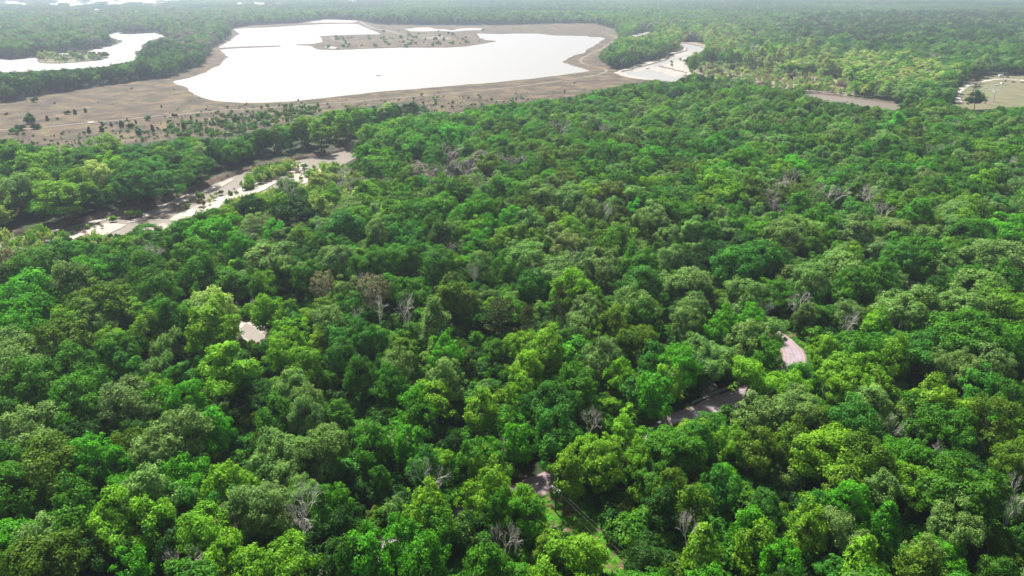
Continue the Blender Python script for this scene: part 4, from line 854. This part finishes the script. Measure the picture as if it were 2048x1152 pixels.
# ------------------------------------------------------------------ small bridge over the gully
M_CONC = plain('bridge_concrete', (.22, .19, .185), .85); M_RAIL = plain('galvanised_rail', (.42, .42, .43), .45, .5)
a0, a1 = Vector(G(1404, 822)), Vector(G(1502, 779)); dv = (a1 - a0).normalized(); nv = Vector((-dv.y, dv.x)); L_ = (a1 - a0).length; mid = (a0 + a1) / 2
br = empty('road_bridge', (mid.x, mid.y, 0), math.atan2(dv.y, dv.x), label='small road bridge with a low rail above the sandy gully', category='bridge')
for s in (-1, 1):
    MB().box((0, s * 4.35, .22), (L_, .45, .34)).build('kerb', M_CONC, br)
    for k in range(-4, 5): MB().box((k * L_ / 9, s * 4.35, .68), (.16, .16, .6)).build('post', M_RAIL, br)
    MB().box((0, s * 4.26, .86), (L_ * .98, .06, .26)).build('rail', M_RAIL, br)

# ------------------------------------------------------------------ driftwood in the river
M_DRIFT = plain('driftwood', (.16, .12, .10), .9, var=.3)
def drift(px, py, n, spread, lab, z=-2.3):
    x0, y0 = G(px, py, z); r0 = empty('driftwood_pile', (x0, y0, z), 0, label=lab, category='driftwood', group='driftwood heaps on the sandbars')
    for i in range(n):
        a = random.uniform(-.5, .9); L = random.uniform(2, 6.5); cx, cy = random.gauss(0, spread), random.gauss(0, spread * .5); h = random.uniform(.1, 1.3); rr = random.uniform(.12, .3)
        b = MB(); p0 = (cx - L / 2 * math.cos(a), cy - L / 2 * math.sin(a), h * .6); p1 = (cx + L / 2 * math.cos(a), cy + L / 2 * math.sin(a), h * .6 + random.uniform(-.3, .6)); b.tube(p0, p1, rr, rr * .5, 6)
        m_ = ((p0[0] + p1[0]) / 2, (p0[1] + p1[1]) / 2, (p0[2] + p1[2]) / 2); b.tube(m_, (m_[0] + random.uniform(-1, 1), m_[1] + random.uniform(-1, 1), m_[2] + random.uniform(.5, 1.4)), rr * .5, rr * .15, 4)
        b.build('log', M_DRIFT, r0)
drift(318, 435, 26, 3.0, 'dark heap of driftwood logs in the river near the front sandbar')
drift(285, 443, 16, 3.4, 'low scatter of driftwood left of the dark heap in the river')
drift(585, 340, 22, 4.5, 'tangle of driftwood at the upper end of the brushy sandbar')
drift(550, 358, 18, 4.0, 'driftwood strewn along the near edge of the brushy sandbar')
drift(520, 350, 14, 3.5, 'driftwood among willows on the far side of the brushy sandbar')

# ------------------------------------------------------------------ yard with vehicles, cottages, boat
M_WHITE = plain('white_paint', (.78, .78, .77), .4, var=.05); M_GLASS = plain('dark_glass', (.03, .04, .05), .1, var=0); M_TYRE = plain('tyre', (.02, .02, .02), .9); M_STEEL = plain('rim', (.4, .4, .42), .3, .8)
M_CARD = plain('dark_car_paint', (.035, .04, .055), .25, var=.05); M_CARR = plain('red_car_paint', (.16, .035, .03), .25, var=.05); M_ROOF = plain('roof_metal', (.30, .31, .33), .5); M_ROOFW = plain('pale_roof', (.62, .62, .62), .5); M_WALL = plain('house_wall', (.55, .53, .48), .8)
def wheel(parent, x, y, r=.34):
    t = MB().tube((x, y - .11, r), (x, y + .11, r), r, r, 12).build('wheel', M_TYRE, parent); MB().tube((x, y - .125, r), (x, y + .125, r), r * .55, r * .55, 10).build('rim', M_STEEL, t)
def car(px, py, a, mat, label):
    x, y = G(px, py); o = empty('parked_car', (x, y, .1), a, label=label, category='car', group='vehicles parked in the yard')
    MB().prof([(-2.3, .35), (-2.35, .8), (-2.2, .95), (1.0, 1.0), (2.1, .85), (2.3, .6), (2.3, .35)], 1.8).build('body', mat, o)
    MB().prof([(-1.9, .96), (-1.5, 1.48), (.2, 1.5), (1.0, 1.0)], 1.55).build('cabin', mat, o)
    for s in (-1, 1):
        m = MB(); m.add([(-1.6, s * .79, 1.03), (-1.35, s * .79, 1.4), (.15, s * .79, 1.42), (.75, s * .79, 1.05)], [(0, 1, 2, 3)]); m.build('side_window', M_GLASS, o)
        for xx in (-1.45, 1.45): wheel(o, xx, s * .85)
    MB().add([(1.02, -.7, 1.02), (.24, -.66, 1.49), (.24, .66, 1.49), (1.02, .7, 1.02)], [(0, 1, 2, 3)]).build('windscreen', M_GLASS, o)
    return o
def camper(px, py, a, label, L=6.5):
    x, y = G(px, py); o = empty('camper_trailer', (x, y, .1), a, label=label, category='camper', group='vehicles parked in the yard')
    MB().prof([(-L / 2, .5), (-L / 2, 2.5), (-L / 2 + .3, 2.8), (L / 2 - .9, 2.8), (L / 2, 1.9), (L / 2, .7), (L / 2 - .4, .5)], 2.3).build('body', M_WHITE, o)
    for xx in (-1.8, 0, 1.7):
        for s in (-1, 1): MB().box((xx, s * 1.16, 1.8), (.9, .04, .6)).build('window', M_GLASS, o)
    MB().box((.9, -1.165, 1.45), (.65, .03, 1.8)).build('door', M_ROOFW, o)
    MB().tube((L / 2 - .4, 0, .55), (L / 2 + 1.1, 0, .5), .06, .06, 6).build('hitch', M_STEEL, o)
    for s in (-1, 1): wheel(o, -.4, s * 1.05, .36)
camper(2001, 154, .15, 'white camper trailer at the wood edge beyond the gravel drive')
camper(2043, 165, .9, 'white camper trailer nearest the right edge of the yard', 7.5)
car(2010, 163, .2, M_CARD, 'dark car parked on the drive below the white camper')
car(2015, 155, .1, M_CARD, 'dark car parked tight against the right end of the white camper')
car(2027, 165, -.3, M_CARR, 'dark red car parked between the two white campers')
car(2004, 168, .25, M_WHITE, 'white car parked on the lawn side of the drive')
def boat(x, y, z, a, label, mat, s=1.0):
    o = empty('small_boat', (x, y, z), a, label=label, category='boat')
    m = MB(); st = [(-2.2, .75, .5), (-1, .85, .5), (.6, .8, .52), (1.7, .45, .6), (2.3, .03, .7)]; vs = []
    for q, hw, h in st: vs += [(q * s, -hw * s, h * s), (q * s, -hw * .6 * s, 0), (q * s, hw * .6 * s, 0), (q * s, hw * s, h * s)]
    fs = [(0, 1, 2, 3)]
    for i in range(len(st) - 1):
        for k in range(3): fs.append((4 * i + k, 4 * i + k + 1, 4 * i + k + 5, 4 * i + k + 4))
    m.add(vs, fs); m.build('hull', mat, o)
    for q in (-1.2, .3): MB().box((q * s, 0, .38 * s), (.28 * s, 1.45 * s, .05)).build('seat', M_ARM, o)
    return o
gx, gy = G(1972, 177); boat(gx, gy, .15, .4, 'white boat lying on the yard grass by the dark pine', M_WHITE, 1.2)
gx, gy = G(1992, 171); boat(gx, gy, .15, .1, 'long white boat on the lawn below the parked cars', M_WHITE, 1.7)
gx, gy = G(757, 152, -1); boat(gx, gy, -1.05, .1, 'lone dark boat out on the bright lake', M_CARD, 1.35)
sx_, sy_ = G(2006, 160); r0 = empty('utility_pole', (sx_, sy_, 0), 0, label='thin utility pole beside the white camper in the yard', category='utility pole'); MB().tube((0, 0, 0), (0, 0, 9), .14, .1, 8).build('pole', M_POLE, r0); MB().box((0, 0, 8.6), (1.6, .1, .12)).build('crossarm', M_ARM, r0); MB().tube((.6, 0, 8.3), (.6, 0, 9.3), .2, .2, 8).build('transformer', M_ROOFW, r0)
def house(px, py, a, L, D_, h, label, roof):
    x, y = G(px, py); o = empty('house', (x, y, 0), a, label=label, category='house', group='houses in the woods by the upper lake')
    MB().box((0, 0, h / 2), (L, D_, h)).build('wall', M_WALL if roof is M_ROOF else M_WHITE, o)
    e = .6; m = MB(); m.add([(-L / 2 - e, -D_ / 2 - e, h - .1), (L / 2 + e, -D_ / 2 - e, h - .1), (L / 2 + e, 0, h + D_ * .28), (-L / 2 - e, 0, h + D_ * .28), (-L / 2 - e, D_ / 2 + e, h - .1), (L / 2 + e, D_ / 2 + e, h - .1)], [(0, 1, 2, 3), (3, 2, 5, 4), (0, 3, 4), (1, 5, 2)]); rf = m.build('roof', roof, o)
    MB().box((L * .25, D_ * .1, h + D_ * .26), (.7, .7, 1.3)).build('chimney', M_CONC, rf)
    for k in range(-2, 3):
        if k == 0: MB().box((0, -D_ / 2 - .02, 1.05), (1, .08, 2.1)).build('door', M_CONC, o)
        else: wn = MB().box((k * L / 5.5, -D_ / 2 - .03, 1.6), (1.4, .1, 1.2)).build('window', M_GLASS, o)
    return o
HOUSES = [(65, 103, .1, 22, 11, 3.4, 'long pale house by the left lake shore behind its little green island', M_ROOFW), (-2, 109, .2, 20, 12, 4, 'pale house cut off by the left edge beside the left lake', M_ROOFW), (100, 101, -.2, 14, 9, 3.2, 'small brownish house right of the long pale lake house', M_ROOF),
          (188, 70, .3, 18, 10, 3.5, 'small pale house in the woods left of the lake neck', M_ROOFW), (310, 46, 0, 24, 12, 4, 'white roofed house in hazy woods beyond the left lake', M_ROOFW), (300, 58, .2, 20, 10, 4, 'low pale house on the far shore of the left lake', M_ROOFW)]
for h_ in HOUSES: house(*h_)

# ------------------------------------------------------------------ the air
m, t, o = newmat('haze_air'); pv = t.nodes.new('ShaderNodeVolumePrincipled'); pv.inputs['Color'].default_value = (.70, .82, 1.0, 1); pv.inputs['Density'].default_value = HAZE; pv.inputs['Anisotropy'].default_value = .5
t.links.new(pv.outputs[0], o.inputs['Volume'])
E2 = EXT + 200; top = 126
MB().box((0, (EXT - 600) / 2, (top - 4) / 2), (2 * E2, EXT + 600 + 400, top + 4)).build('haze', m, kind='stuff')
